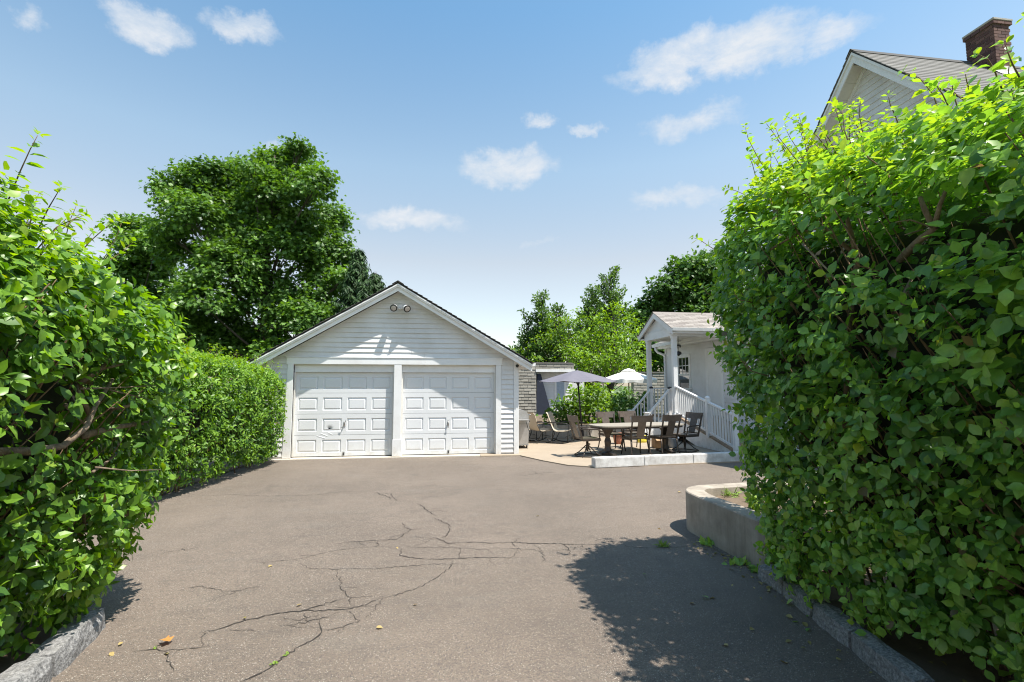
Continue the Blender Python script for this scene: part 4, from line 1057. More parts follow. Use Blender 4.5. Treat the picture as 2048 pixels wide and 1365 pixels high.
# ------------------------------------------------------------------ main house on the right
def house():
    h = thing('house', 'white sided house with steep shingled gable roof and brick chimney behind the right hedge', 'house', (9.2, 9.2, 0))
    Y0, ZT, SL = 9.18, 9.04, 1.085; XR, XW, XB = 8.8, 9.17, 21.0; half = 4.0
    zr = lambda y: ZT - SL * abs(y - Y0)
    # walls
    w = MB().prism([(XW, Y0 - 3.7, 0), (XW, Y0 + 3.7, 0), (XW, Y0 + 3.7, zr(Y0 + 3.7) - .28), (XW, Y0, ZT - .3), (XW, Y0 - 3.7, zr(Y0 - 3.7) - .28)], (XB - XW, 0, 0))
    obj('wall', w, M['siding'], h)
    z = 4.7; ex = .135
    while z < ZT - .5:
        za, zb = z, z + ex + .008
        ha = min(3.69, (ZT - .32 - za) / SL); hb = min(3.69, max(.02, (ZT - .32 - zb) / SL))
        f = [(XW - .022, Y0 + ha, za), (XW - .022, Y0 - ha, za), (XW - .005, Y0 - hb, zb), (XW - .005, Y0 + hb, zb)]
        b = [(XW + .002, q[1], q[2]) for q in f]
        obj('siding_board', MB().hexa(f, b), M['siding'], h); z += ex
    # attic window
    wy, wz = 9.0, 6.55
    fr = obj('attic_window', MB().box(XW - .035, XW + .01, wy - .42, wy + .42, wz - .5, wz + .62), M['trim'], h)
    obj('pane', MB().box(XW - .038, XW - .0355, wy - .34, wy + .34, wz - .42, wz + .08), M['glass'], fr)
    obj('pane', MB().box(XW - .038, XW - .0355, wy - .34, wy + .34, wz + .13, wz + .54), M['glass'], fr)
    # roof
    rf = obj('roof', MB().prism([(XR + .02, Y0 - half, zr(Y0 - half) - .03), (XR + .02, Y0, ZT - .03), (XR + .02, Y0 + half, zr(Y0 + half) - .03), (XR + .02, Y0 + half, zr(Y0 + half) - .09), (XR + .02, Y0, ZT - .09), (XR + .02, Y0 - half, zr(Y0 - half) - .09)], (XB - XR, 0, 0)), M['roofdark'], h)
    L = half * math.sqrt(1 + SL * SL); n = 40; st = half / n; nv = Vector((0, -SL, 1)).normalized()
    rr = random.Random(5)
    for s in (-1, 1):
        for k in range(n):
            ya = Y0 + s * (half + .03 - k * st); yb = Y0 + s * max(0, half + .03 - (k + 1.25) * st)
            za, zb = zr(ya), zr(yb); j = rr.uniform(-.004, .004)
            pr = [(XR - .03 + j, ya, za + .008), (XR - .03 + j, yb, zb - .012), (XR - .03 + j, yb, zb - .024), (XR - .03 + j, ya, za - .014)]
            obj('shingle_course', MB().prism(pr, (XB - XR, 0, 0)), M['roof'], rf)
    obj('ridge_cap', MB().prism([(XR - .04, Y0 - .14, ZT - .135), (XR - .04, Y0, ZT + .022), (XR - .04, Y0 + .14, ZT - .135), (XR - .04, Y0, ZT + .002)], (XB - XR, 0, 0)), M['roofdark'], rf)
    for s in (-1, 1):
        q = lambda d, dz: (Y0 + s * d, zr(Y0 + d) + dz)
        def strip(x0, x1, zt, zb, d0=0, d1=half):
            a, b, c, e = q(d0, zt), q(d1, zt), q(d1, zb), q(d0, zb)
            return MB().prism([(x0, *a), (x0, *b), (x0, *c), (x0, *e)], (x1 - x0, 0, 0))
        obj('rake_moulding', strip(XR - .012, XR + .018, -.055, -.12), M['trim'], h)
        obj('rake_board', strip(XR + .018, XR + .045, -.06, -.30), M['trim'], h)
        # soffit of separate boards, one vented strip among them
        d = .05; k = 0
        while d < half - .05:
            obj('soffit_board', strip(XR + .046, XW - .024, -.24, -.26, d, d + .235), M['soffit'], h); d += .24; k += 1
        obj('frieze_board', strip(XW - .045, XW - .006, -.262, -.38, .02, half - .3), M['trim'], h)
    # chimney
    cx0, cx1, cy0, cy1, cz0, cz1 = 11.8, 12.22, 8.65, 9.24, 8.3, 9.70
    ch = obj('chimney', MB().box(cx0 + .012, cx1 - .012, cy0 + .012, cy1 - .012, cz0 - .4, cz1 - .01), M['mortar'], h)
    bl, bh, g = .195, .064, .011
    def bricks(z, x0, x1, y0, y1, odd, mat='brick'):
        for face in range(4):
            a0, a1 = ((x0, x1) if face in (0, 2) else (y0, y1)); a = a0 - (bl / 2 if odd else 0)
            while a < a1 - .012:
                b0, b1 = max(a, a0), min(a + bl - g, a1)
                if b1 - b0 > .03:
                    d = .03 + rr.uniform(-.002, .002)
                    bx = {0: (b0, b1, y0, y0 + d), 2: (b0, b1, y1 - d, y1), 1: (x0, x0 + d, b0, b1), 3: (x1 - d, x1, b0, b1)}[face]
                    if face in (1, 3): bx = (bx[0], bx[1], max(bx[2], y0 + .032), min(bx[3], y1 - .032))
                    if bx[3] - bx[2] > .015 and bx[1] - bx[0] > .015:
                        obj('brick', MB().box(bx[0], bx[1], bx[2], bx[3], z, z + bh), M[mat], ch)
                a += bl
    z = cz0; k = 0
    while z < cz1 - .16:
        bricks(z, cx0, cx1, cy0, cy1, k % 2); z += bh + g; k += 1
    bricks(z, cx0 - .03, cx1 + .03, cy0 - .03, cy1 + .03, k % 2)
    obj('cap_slab', MB().box(cx0 - .04, cx1 + .04, cy0 - .04, cy1 + .04, z + bh + g, z + bh + g + .05), M['mortar'], ch, bevel=.008)
    obj('limewashed_band', MB().box(cx0 - .004, cx1 + .004, cy0 - .006, cy0 + .01, 8.38, 8.62), M['limewash'], ch)
    obj('flashing', MB().prism([(cx0 - .06, cy0 - .12, zr(cy0 - .12) + .012), (cx1 + .12, cy0 - .12, zr(cy0 - .12) + .012), (cx1 + .12, cy0 + .0, zr(cy0) + .03), (cx0 - .06, cy0 + .0, zr(cy0) + .03)], (0, 0, .01)), M['limewash'], ch)
    # rear wing with window, door casing and gutter
    X, ya, yb, zt = 8.8, 12.95, 18.7, 3.28
    obj('wing_wall', MB().box(X, 14.5, ya, yb, 0, zt), M['siding'], h)
    wy0, wy1, wz0, wz1 = 16.79, 17.62, 1.57, 2.77; dy0, dy1, dz0, dz1 = 14.72, 15.55, .78, 2.85
    z = .5; ex = .118
    while z < zt - .1:
        cuts = [ya, yb]; za, zb = z, min(z + ex + .008, zt)
        for a, b, c, d in ((wy0 - .09, wy1 + .09, wz0 - .09, wz1 + .09), (dy0 - .1, dy1 + .1, dz0, dz1 + .1)):
            if zb > c and za < d: cuts += [a, b]
        cuts.sort()
        for a, b in zip(cuts[::2], cuts[1::2]):
            obj('siding_board', MB().hexa([(X - .022, b, za), (X - .022, a, za), (X - .005, a, zb), (X - .005, b, zb)], [(X + .002, b, za), (X + .002, a, za), (X + .002, a, zb), (X + .002, b, zb)]), M['siding'], h)
        z += ex
    obj('corner_board', MB().box(X - .032, X + .01, yb - .1, yb + .012, .3, zt), M['trim'], h)
    def frame(name, y0, y1, z0, z1, wd, x0, x1, par, mat):
        a = obj(name, MB().box(x0, x1, y0 - wd, y0, z0 - wd, z1 + wd), M[mat], par); 
        obj(name, MB().box(x0, x1, y1, y1 + wd, z0 - wd, z1 + wd), M[mat], par); obj(name, MB().box(x0, x1, y0, y1, z1, z1 + wd), M[mat], par)
        obj(name, MB().box(x0 - .02, x1, y0, y1, z0 - wd, z0), M[mat], par)
    win = obj('window', MB().box(X - .004, X + .001, wy0, wy1, wz0, wz1), M['glass'], h)
    frame('casing', wy0, wy1, wz0, wz1, .085, X - .04, X + .0, win, 'trim')
    mid = (wz0 + wz1) / 2 - .06
    for k, (a, b) in enumerate(((wz0, mid), (mid, wz1))):
        frame('sash', wy0 + .035, wy1 - .035, a + .035, b - .035, .034, X - .022 - .008 * k, X - .0045, win, 'trim')
    for k in (1, 2):
        y = wy0 + .05 + k * (wy1 - wy0 - .1) / 3
        obj('muntin', MB().box(X - .018, X - .0046, y - .011, y + .011, mid + .036, wz1 - .036), M['trim'], win)
    zc = (mid + wz1) / 2
    obj('muntin', MB().box(X - .0175, X - .0047, wy0 + .036, wy1 - .036, zc - .011, zc + .011), M['trim'], win)
    dr = obj('door', MB().box(X - .03, X - .002, dy0, dy1, dz0, dz1), M['white'], h); frame('casing', dy0, dy1, dz0 + .11, dz1, .1, X - .045, X, dr, 'trim')
    rfw = obj('wing_roof', MB().prism([(8.42, ya - .05, 3.36), (11.6, ya - .05, 4.55), (14.9, ya - .05, 3.36), (14.9, ya - .05, 3.28), (11.6, ya - .05, 4.47), (8.42, ya - .05, 3.28)], (0, yb + .35 - ya, 0)), M['roof'], h)
    obj('wing_soffit', MB().box(8.5, X - .024, ya, yb + .28, 3.17, 3.20), M['white'], h)
    obj('wing_fascia', MB().box(8.47, 8.495, ya, yb + .3, 3.16, 3.34), M['trim'], h)
    obj('gutter', MB().prism([(8.465, ya, 3.34), (8.36, ya, 3.34), (8.375, ya, 3.23), (8.465, ya, 3.23)], (0, yb + .32 - ya, 0)), M['white'], h)
    obj('downspout', MB().tube([(8.42, 18.78, 3.23), (8.42, 18.78, 3.13), (8.5, 18.74, 3.02), (8.72, 18.66, 2.92), (8.735, 18.64, 2.80), (8.735, 18.64, 1.2), (8.735, 18.64, .35)], .045, 8), M['white'], h, smooth=True)
house()

# ------------------------------------------------------------------ entry porch with stairs and ramp
def porch():
    p = thing('entry_porch', 'white gabled entry porch with posts, stairs and railed ramp on the wing', 'porch', (7.9, 15.6, 0))
    X0, X1, yn, yf, zd, zb = 7.2, 8.76, 14.70, 16.62, .75, 3.27
    yc = (yn + yf) / 2 + .06; half = 1.32; sl = .5; zt = 4.16
    zr = lambda y: zt - sl * abs(y - yc)
    obj('deck', MB().box(X0 - .06, X1, yn - .08, yf + .08, zd - .06, zd), M['wood'], p)
    obj('deck_skirt', MB().box(X0 - .03, X0 + .0, yn - .06, yf + .06, .03, zd - .062), M['white'], p)
    obj('deck_skirt', MB().box(X0 + .001, X1, yf + .03, yf + .06, .03, zd - .062), M['white'], p)
    for y in (yn, yf):
        ps = obj('post', MB().box(X0 - .07, X0 + .07, y - .07, y + .07, zd, zb), M['trim'], p, bevel=.006)
        obj('post_collar', MB().box(X0 - .085, X0 + .085, y - .085, y + .085, zb - .07, zb - .001), M['trim'], ps, bevel=.004)
        obj('post_foot', MB().box(X0 - .085, X0 + .085, y - .085, y + .085, zd + .001, zd + .12), M['trim'], ps, bevel=.004)
    obj('front_beam', MB().box(X0 - .09, X0 + .09, yn - .14, yf + .14, zb, zb + .25), M['trim'], p, bevel=.005)
    for y in (yn, yf): obj('side_beam', MB().box(X0 + .091, X1, y - .08, y + .08, zb, zb + .25), M['trim'], p, bevel=.005)
    obj('ceiling', MB().box(X0 + .09, X1, yn + .081, yf - .081, zb + .06, zb + .08), M['soffit'], p)
    obj('gable_panel', MB().prism([(X0 - .06, yc - half + .22, zb + .255), (X0 - .06, yc + half - .22, zb + .255), (X0 - .06, yc, zr(yc) - .18)], (.05, 0, 0)), M['white'], p)
    obj('gable_moulding', MB().bar((X0 - .075, yc - half + .1, zb + .262), (X0 - .075, yc + half - .1, zb + .262), .03, .02), M['trim'], p)
    XF = X0 - .2
    rf = obj('roof', MB().prism([(XF + .01, yc - half, zr(yc - half) - .02), (XF + .01, yc, zt - .02), (XF + .01, yc + half, zr(yc + half) - .02), (XF + .01, yc + half, zr(yc + half) - .06), (XF + .01, yc, zt - .06), (XF + .01, yc - half, zr(yc - half) - .06)], (2.9, 0, 0)), M['roofdark'], p)
    rr = random.Random(9); n = 11; st = half / n
    for s in (-1, 1):
        for k in range(n):
            ya = yc + s * (half + .03 - k * st); yb = yc + s * max(0, half + .03 - (k + 1.3) * st); x = XF - .02
            if s < 0:           # near slope: single shingles
                x = XF - .02 - (.15 if k % 2 else 0)
                while x < XF + 2.8:
                    xa = max(x, XF - .02); xb = x + .3 - .008
                    if xb - xa > .03:
                        j = rr.uniform(-.002, .003)
                        pr = [(xa, ya, zr(ya) + .010 + j), (xa, yb, zr(yb) - .008), (xa, yb, zr(yb) - .018), (xa, ya, zr(ya) - .006)]
                        obj('shingle', MB().prism(pr, (xb - xa, 0, 0)), M['porchroof'], rf)
                    x += .3
            else:
                pr = [(x, ya, zr(ya) + .010), (x, yb, zr(yb) - .008), (x, yb, zr(yb) - .018), (x, ya, zr(ya) - .006)]
                obj('shingle_course', MB().prism(pr, (2.9, 0, 0)), M['porchroof'], rf)
    obj('ridge_cap', MB().prism([(XF - .025, yc - .11, zt - .05), (XF - .025, yc, zt + .018), (XF - .025, yc + .11, zt - .05), (XF - .025, yc, zt + .003)], (2.9, 0, 0)), M['porchroof'], rf)
    for s in (-1, 1):
        q = lambda d, dz: (yc + s * d, zr(yc + d) + dz)
        def strip(x0, x1, za, zb_, d0=0, d1=half):
            a, b, c, e = q(d0, za), q(d1, za), q(d1, zb_), q(d0, zb_)
            return MB().prism([(x0, *a), (x0, *b), (x0, *c), (x0, *e)], (x1 - x0, 0, 0))
        obj('rake_board', strip(XF, XF + .03, -.03, -.20), M['trim'], p)
        obj('rake_soffit', strip(XF + .031, X0 - .061, -.10, -.12), M['white'], p)
        ye, ze = yc + s * half, zr(yc + half)
        obj('eave_fascia', MB().box(XF + .031, XF + 2.7, min(ye, ye - s * .025), max(ye, ye - s * .025), ze - .17, ze - .03), M['trim'], p)
        obj('eave_soffit', MB().box(XF + .031, XF + 2.7, min(ye - s * .026, ye - s * .3), max(ye - s * .026, ye - s * .3), ze - .17, ze - .15), M['white'], p)
        obj('gutter', MB().prism([(XF + .0, ye + s * .002, ze - .005), (XF, ye + s * .095, ze - .005), (XF, ye + s * .08, ze - .10), (XF, ye + s * .002, ze - .10)], (2.7, 0, 0)), M['white'], p)
    # stairs towards the driveway side
    ys0, ys1 = 15.1, 16.42
    for k in range(3):
        xa = X0 - .09 - .26 * (k + 1); zt_ = zd - .19 * (k + 1)
        obj('step', MB().box(xa - .02, xa + .27, ys0 - .0, ys1 + .0, zt_ - .035, zt_), M['wood'], p)
        obj('riser', MB().box(xa + .0, xa + .02, ys0 + .01, ys1 - .01, max(.03, zt_ - .19), zt_ - .036), M['white'], p)
    for y in (ys0 - .035, ys1 + .035):
        obj('stringer', MB().prism([(X0 - .09, y - .015, zd - .03), (X0 - .09, y - .015, zd - .42), (6.62, y - .015, .03), (6.30, y - .015, .03), (6.30, y - .015, .2)], (0, .03, 0)), M['white'], p)
        nw = obj('newel', MB().box(6.34, 6.46, y - .06, y + .06, .025, .86), M['trim'], p, bevel=.005)
        obj('newel_cap', MB().box(6.315, 6.485, y - .085, y + .085, .861, .90), M['trim'], nw, bevel=.01)
        up = obj('landing_post', MB().box(X0 - .065, X0 + .04, y - .052, y + .052, zd, 1.62), M['trim'], p, bevel=.005)
        obj('cap_light', MB().lathe([(.05, 0), (.075, .03), (.06, .05), (.01, .07)], (X0 - .012, y, 1.622), 8), M['black'], up)
        a, b = Vector((6.44, y, .80)), Vector((X0 - .04, y, 1.58))
        obj('hand_rail', MB().bar(a, b, .075, .05), M['trim'], p); a2, b2 = a + Vector((0, 0, -.62)), b + Vector((0, 0, -.66))
        obj('foot_rail', MB().bar(a2, b2, .05, .045), M['trim'], p)
        for k in range(1, 6):
            f = k / 6; obj('baluster', MB().bar(a2.lerp(b2, f), a.lerp(b, f), .034, .034, (1, 0, 0)), M['trim'], p)
    # porch rail between landing posts and roof posts
    for ya, yb in ((yn + .071, ys0 - .09), (ys1 + .09, yf - .071)):
        obj('porch_rail', MB().bar((X0, ya, 1.62), (X0, yb, 1.62), .06, .05), M['trim'], p)
        for k in range(2): obj('baluster', MB().box(X0 - .016, X0 + .016, ya + .03 + k * .1, ya + .062 + k * .1, zd, 1.595), M['trim'], p)
    obj('porch_rail', MB().bar((X0 + .071, yf, 1.62), (X1, yf, 1.62), .06, .05), M['trim'], p)
    for k in range(11): obj('baluster', MB().box(X0 + .16 + k * .12, X0 + .192 + k * .12, yf - .016, yf + .016, zd, 1.595), M['trim'], p)
    # ramp running towards the driveway
    rs = .225; y0, y1 = yn - .08, 11.5
    zrmp = lambda y: max(.03, zd - .02 - rs * (y0 - y))
    k = y0; 
    while k > y1 + .15:
        a, b = k, k - .138
        obj('ramp_plank', MB().hexa([(X0 + .03, a, zrmp(a)), (X0 + .03, b, zrmp(b)), (X1 - .05, b, zrmp(b)), (X1 - .05, a, zrmp(a))], [(X0 + .03, a, zrmp(a) - .03), (X0 + .03, b, zrmp(b) - .03), (X1 - .05, b, zrmp(b) - .03), (X1 - .05, a, zrmp(a) - .03)]), M['wood'], p)
        k -= .142
    obj('ramp_kerb', MB().hexa([(X0 - .02, y0, zrmp(y0) + .07), (X0 - .02, y1 + .2, zrmp(y1 + .2) + .07), (X0 + .028, y1 + .2, zrmp(y1 + .2) + .07), (X0 + .028, y0, zrmp(y0) + .07)], [(X0 - .02, y0, zrmp(y0) + .03), (X0 - .02, y1 + .2, zrmp(y1 + .2) + .03), (X0 + .028, y1 + .2, zrmp(y1 + .2) + .03), (X0 + .028, y0, zrmp(y0) + .03)]), M['wood'], p)
    sk = []
    for y in np.linspace(y0, y1, 12): sk.append((X0, y, zrmp(y) + .028))
    for y in np.linspace(y1, y0, 12): sk.append((X0, y, max(.024, zrmp(y) - .46)))
    obj('ramp_skirt', MB().prism(sk, (.025, 0, 0)), M['white'], p)
    obj('ramp_leg', MB().box(X0 + .03, X0 + .12, 13.55, 13.64, .0, .18), M['white'], p)
    posts = [yn, 12.81, 11.55]
    for y in posts[1:]:
        zz = zrmp(y); nw = obj('ramp_post', MB().box(X0 - .055, X0 + .055, y - .055, y + .055, zz, zz + 1.06), M['trim'], p, bevel=.005)
        obj('post_cap', MB().lathe([(.085, 0), (.085, .025), (.05, .05), (.005, .07)], (X0, y, zz + 1.061), 4), M['trim'], nw)
    for ya, yb in zip(posts[:-1], posts[1:]):
        a = Vector((X0, ya - .07, zrmp(ya - .07) + .96)); b = Vector((X0, yb + .055, zrmp(yb + .055) + .96)); dn = Vector((0, 0, -.80))
        obj('ramp_rail', MB().bar(a, b, .085, .045), M['trim'], p); obj('ramp_foot_rail', MB().bar(a + dn, b + dn, .05, .05), M['trim'], p)
        n = int((a - b).length / .128)
        for k in range(1, n): obj('baluster', MB().bar(a.lerp(b, k / n) + dn, a.lerp(b, k / n), .036, .036, (1, 0, 0)), M['trim'], p)
porch()

def lantern():
    c = Vector((7.62, 15.25, 3.33))
    t = thing('hanging_lantern', 'black scrolled lantern hanging from the porch ceiling', 'lantern', c)
    obj('chain', MB().tube([c, c - Vector((0, 0, .28))], .008, 5), M['black'], t)
    sc = MB()
    for s in (-1, 1):
        pts = [c + Vector((0, s * (.02 + .15 * f), -.33 + .055 * math.sin(f * 7))) for f in np.linspace(0, 1, 9)]
        sc.tube(pts, .014, 6)
    obj('scroll', sc, M['black'], t, smooth=True)
    obj('rod', MB().tube([c - Vector((0, 0, .28)), c - Vector((0, 0, .52))], .008, 5), M['black'], t)
    obj('lamp_body', MB().lathe([(.03, 0), (.085, -.02), (.10, -.09), (.06, -.11), (.02, -.15)], tuple(c - Vector((0, 0, .5))), 10), M['black'], t)
lantern()

# ------------------------------------------------------------------ neighbour house, retaining wall
def neighbour():
    Y = 22.0; t = thing('neighbour_house', 'grey shingled house wall with white dormer beyond the patio', 'house', (4.5, Y, 0))
    c1 = lambda x, y, Yq=Y: aty(1020 + x / 5.935, 700 + y / 5.935, Yq)
    ox0, ox1, oz0, oz1 = 4.22, 5.95, .42, 2.34
    top = 2.70; rr = random.Random(12)
    ex = .135; sw = .33; cache = {}
    def sh(par, x0, x1, z, YY):
        key = round(x1 - x0, 2)
        if key not in cache:
            w = x1 - x0; cache[key] = mesh_from('shingle', MB().hexa([(0, -.026, 0), (w, -.026, 0), (w, -.004, ex + .01), (0, -.004, ex + .01)], [(0, .01, 0), (w, .01, 0), (w, .01, ex + .01), (0, .01, ex + .01)]), M['grey_shingle'])
        o = bpy.data.objects.new('shingle', cache[key]); COL.objects.link(o); o.parent = par; o.location = Vector((x0, YY + .008 + rr.uniform(-.005, .004), z + rr.uniform(-.006, .006))) - par.location
    def field(par, xa, xb, ztop, YY, hole):
        z = 0; k = 0
        while z < ztop - .05:
            x = xa - (sw / 2 if k % 2 else 0) + rr.uniform(-.03, .03)
            while x < xb:
                a, b = max(x, xa), min(x + sw - .014, xb)
                if b - a > .05:
                    if hole and z + ex > oz0 and z < oz1 and b > ox0:
                        if a < ox0 - .05: sh(par, a, ox0, z, YY)
                    else: sh(par, a, b, z, YY)
                x += sw
            z += ex; k += 1
    obj('wall', MB().box(2.2, ox0, Y + .02, Y + .3, 0, top - .02), M['mortar'], t); obj('wall', MB().box(ox0, ox1, Y + .02, Y + .3, oz1, top - .02), M['mortar'], t)
    obj('wall', MB().box(ox0, ox1, Y + .02, Y + .3, 0, oz0), M['mortar'], t)
    field(t, 2.2, ox1, top, Y, True)
    obj('roof_edge', MB().hexa([(2.2, Y - .03, top - .01), (ox1 + .02, Y - .03, top - .01), (ox1 - .12, Y - .03, top + .05), (2.2, Y - .03, top + .05)], [(2.2, Y + .4, top - .01), (ox1 + .02, Y + .4, top - .01), (ox1 - .12, Y + .4, top + .05), (2.2, Y + .4, top + .05)]), M['roof'], t)
    g2 = thing('neighbour_shed', 'weathered shingled wall glimpsed between the porch posts', 'shed', (9.9, 22.6, 0))
    obj('wall', MB().box(9.0, 11.6, 22.62, 22.9, 0, 2.30), M['mortar'], g2); field(g2, 9.0, 11.6, 2.32, 22.6, False)
    obj('roof_edge', MB().box(8.95, 11.65, 22.55, 22.95, 2.31, 2.36), M['roof'], g2)
    # dormer recess: shaded shingles on the left as a panel with the shade coloured in navy, white boards and window behind
    D = Y + .42
    obj('dormer_wall', MB().box(ox0, ox1 + .6, D, D + .1, oz0 - .2, oz1), M['siding'], t)
    z = oz0
    while z < oz1 - .05:
        obj('dormer_board', MB().hexa([(ox0 + .1, D - .024, z), (ox1, D - .024, z), (ox1, D - .005, z + .14), (ox0 + .1, D - .005, z + .14)], [(ox0 + .1, D + .002, z), (ox1, D + .002, z), (ox1, D + .002, z + .14), (ox0 + .1, D + .002, z + .14)]), M['siding'], t); z += .135
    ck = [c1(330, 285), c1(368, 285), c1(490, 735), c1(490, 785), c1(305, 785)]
    obj('dormer_shade_panel', MB().prism([(v.x, Y + .05, v.z) for v in ck], (0, .3, 0)), M['navy'], t)
    obj('lintel', MB().box(ox0 - .02, ox1 + .05, Y - .05, Y + .30, oz1 - .02, oz1 + .10), M['trim'], t)
    wx0, wx1 = c1(545, 400, D).x, c1(645, 400, D).x
    wn = obj('dormer_window', MB().box(wx0 - .08, wx1 + .08, D - .05, D - .025, .75, 2.12), M['trim'], t)
    obj('pane', MB().box(wx0 + .02, wx1 - .02, D - .056, D - .051, .85, 2.02), M['bluegrey'], wn)
    # retaining wall and the raised bed behind it
    r = thing('retaining_wall', 'low weathered concrete retaining wall behind the rocking chairs', 'wall', (4.6, 16.3, 0))
    x = 2.0
    while x < 7.6:
        obj('wall_block', MB().box(x, x + 1.385, 16.16, 16.38, 0, .43 + rr.uniform(-.008, .008)), M['retain'], r, bevel=.01); x += 1.4
    tag(obj('garden_terrace', MB().box(1.98, 8.0, 16.385, 21.95, -.01, .40), M['soil']), kind='structure')
neighbour()
# ------------------------------------------------------------------ patio furniture
PZ = .022
def dining_chair(label, swivel=False):
    t = thing('dining_chair', label, 'chair', (0, 0, 0), 'bronze chairs round the patio table')
    B, Lt = M['bronze'], M['bronze_lt']
    o = lambda n, mb, m, **k: obj(n, mb, m, t, **k)
    o('seat', MB().box(-.25, .25, -.24, .25, .415, .445), Lt, bevel=.012)
    yb = lambda z: -.24 - .16 * max(0, (z - .44)) / .54
    for s in (-1, 1):
        o('back_post', MB().bar((s * .232, yb(.44), .40), (s * .25, yb(.93), .93), .030, .032), B)
        arm = [Vector((s * .245, yb(.66), .665)), Vector((s * .275, -.08, .672)), Vector((s * .285, .12, .662)), Vector((s * .275, .21, .63)), Vector((s * .262, .18, .56)), Vector((s * .25, .20, .48)), Vector((s * .25, .22, .43))]
        o('arm', MB().tube(arm, [.016, .019, .019, .015, .013, .013, .014], 7), B, smooth=True)
        o('seat_rail', MB().bar((s * .25, -.24, .40), (s * .25, .24, .40), .026, .03), B)
    cr = []
    for f in np.linspace(-1, 1, 9):
        cr.append((f * .275, .035 * (1 - f * f)))
    rows = []
    for z, dy in ((.835, 0), (.90, -.0), (.985, 0)):
        rows.append([(x * (1.0 + (z - .9) * .35), yb(z) - c + .012, z + .012 * (abs(x) / .27) * (1 if z > .95 else 0)) for x, c in cr])
    fr = rows; bk = [[(x, y - .026, z) for x, y, z in r_] for r_ in rows]
    mb = MB(); mb.grid(fr); mb.grid(bk); n = 9
    mb.grid([fr[-1], bk[-1]]); mb.grid([fr[0], bk[0]]); mb.grid([[r_[0] for r_ in fr], [r_[0] for r_ in bk]]); mb.grid([[r_[-1] for r_ in fr], [r_[-1] for r_ in bk]])
    o('crest_rail', mb, Lt)
    o('splat', MB().hexa([(-.095, yb(.46) - .0, .46), (.095, yb(.46) - .0, .46), (.105, yb(.85) - .022, .85), (-.105, yb(.85) - .022, .85)], [(-.095, yb(.46) - .018, .46), (.095, yb(.46) - .018, .46), (.105, yb(.85) - .042, .85), (-.105, yb(.85) - .042, .85)]), Lt)
    o('back_rail', MB().bar((-.235, yb(.47), .47), (.235, yb(.47), .47), .026, .03), B)
    if swivel:
        o('swivel_plate', MB().box(-.13, .13, -.13, .13, .375, .412), B, bevel=.01)
        o('swivel_stem', MB().tube([(0, 0, .375), (0, 0, .24), (0, 0, .12)], [.03, .036, .028], 10), B, smooth=True)
        o('adjusting_knob', MB().tube([(.04, 0, .30), (.13, 0, .30)], [.012, .02], 8), B)
        for k in range(4):
            a = R(45 + 90 * k); d = Vector((math.cos(a), math.sin(a), 0))
            o('leg', MB().tube([Vector((0, 0, .27)) + d * .02, Vector((0, 0, .20)) + d * .10, Vector((0, 0, .09)) + d * .22, Vector((0, 0, .02)) + d * .34], [.013, .014, .013, .012], 7), B, smooth=True)
        o('foot_ring', MB().tube([(.30 * math.cos(2 * math.pi * k / 20), .30 * math.sin(2 * math.pi * k / 20), .018) for k in range(21)], .013, 6), B, smooth=True)
    else:
        for s in (-1, 1):
            o('leg', MB().tube([(s * .235, .21, .41), (s * .238, .225, .25), (s * .245, .25, .10), (s * .26, .27, 0)], [.018, .017, .016, .015], 7), B, smooth=True)
            o('leg', MB().tube([(s * .232, -.235, .41), (s * .235, -.255, .25), (s * .245, -.29, .10), (s * .262, -.34, 0)], [.018, .017, .016, .015], 7), B, smooth=True)
    return t
def place(t, x, y, rz, z=PZ, label=None):
    t.location = (x, y, z); t.rotation_euler = (0, 0, rz)
    if label: t['label'] = label
    return t
TA = R(9.5); TC = Vector((4.95, 12.28, 0))
ch = dining_chair('bronze dining chair with its back to the driveway, left one of two')
place(ch, 4.79, 11.98, R(4))
place(copy_tree(ch), 5.57, 12.12, R(12), label='bronze dining chair with its back to the driveway, nearer the ramp')
place(copy_tree(ch), 4.52, 12.95, R(186), label='bronze dining chair across the table behind its left end')
place(copy_tree(ch), 5.22, 13.10, R(190), label='bronze dining chair across the table in front of the porch stairs')
sw = dining_chair('bronze swivel chair at the left end of the patio table', True)
place(sw, 3.56, 11.98, R(-80))
place(copy_tree(sw), 6.36, 12.52, R(112), label='bronze swivel chair at the right end of the table beside the ramp')

def patio_table():
    t = thing('patio_table', 'long stone-topped patio table on two dark pedestals', 'table', (TC.x, TC.y, PZ))
    Lh, Wh = 1.24, .50; rim = []
    for k in range(48):
        a = 2 * math.pi * k / 48; c, s = math.cos(a), math.sin(a); e = .5
        rim.append((Lh * math.copysign(abs(c) ** e, c), Wh * math.copysign(abs(s) ** e, s)))
    obj('tabletop', MB().prism([(x, y, .70) for x, y in rim], (0, 0, .032)), M['stone_top'], t, world=False, bevel=.006)
    obj('apron', MB().prism([(x * .97, y * .95, .655) for x, y in rim], (0, 0, .044)), M['bronze'], t, world=False)
    for x in (-.83, .83):
        pr = [(.17, 0), (.17, .05), (.10, .09), (.07, .20), (.085, .33), (.055, .42), (.09, .52), (.15, .62), (.15, .655)]
        pd = obj('pedestal', MB().lathe(pr, (x, 0, 0), 10), M['bronze'], t, world=False)
        for s in (-1, 1):
            q = obj('pedestal_foot', MB().hexa([(x - .06, s * .10, .0), (x + .06, s * .10, 0), (x + .06, s * .36, 0), (x - .06, s * .36, 0)], [(x - .05, s * .10, .10), (x + .05, s * .10, .10), (x + .05, s * .36, .045), (x - .05, s * .36, .045)]), M['bronze'], pd, world=False)
    t.rotation_euler = (0, 0, TA)
patio_table()

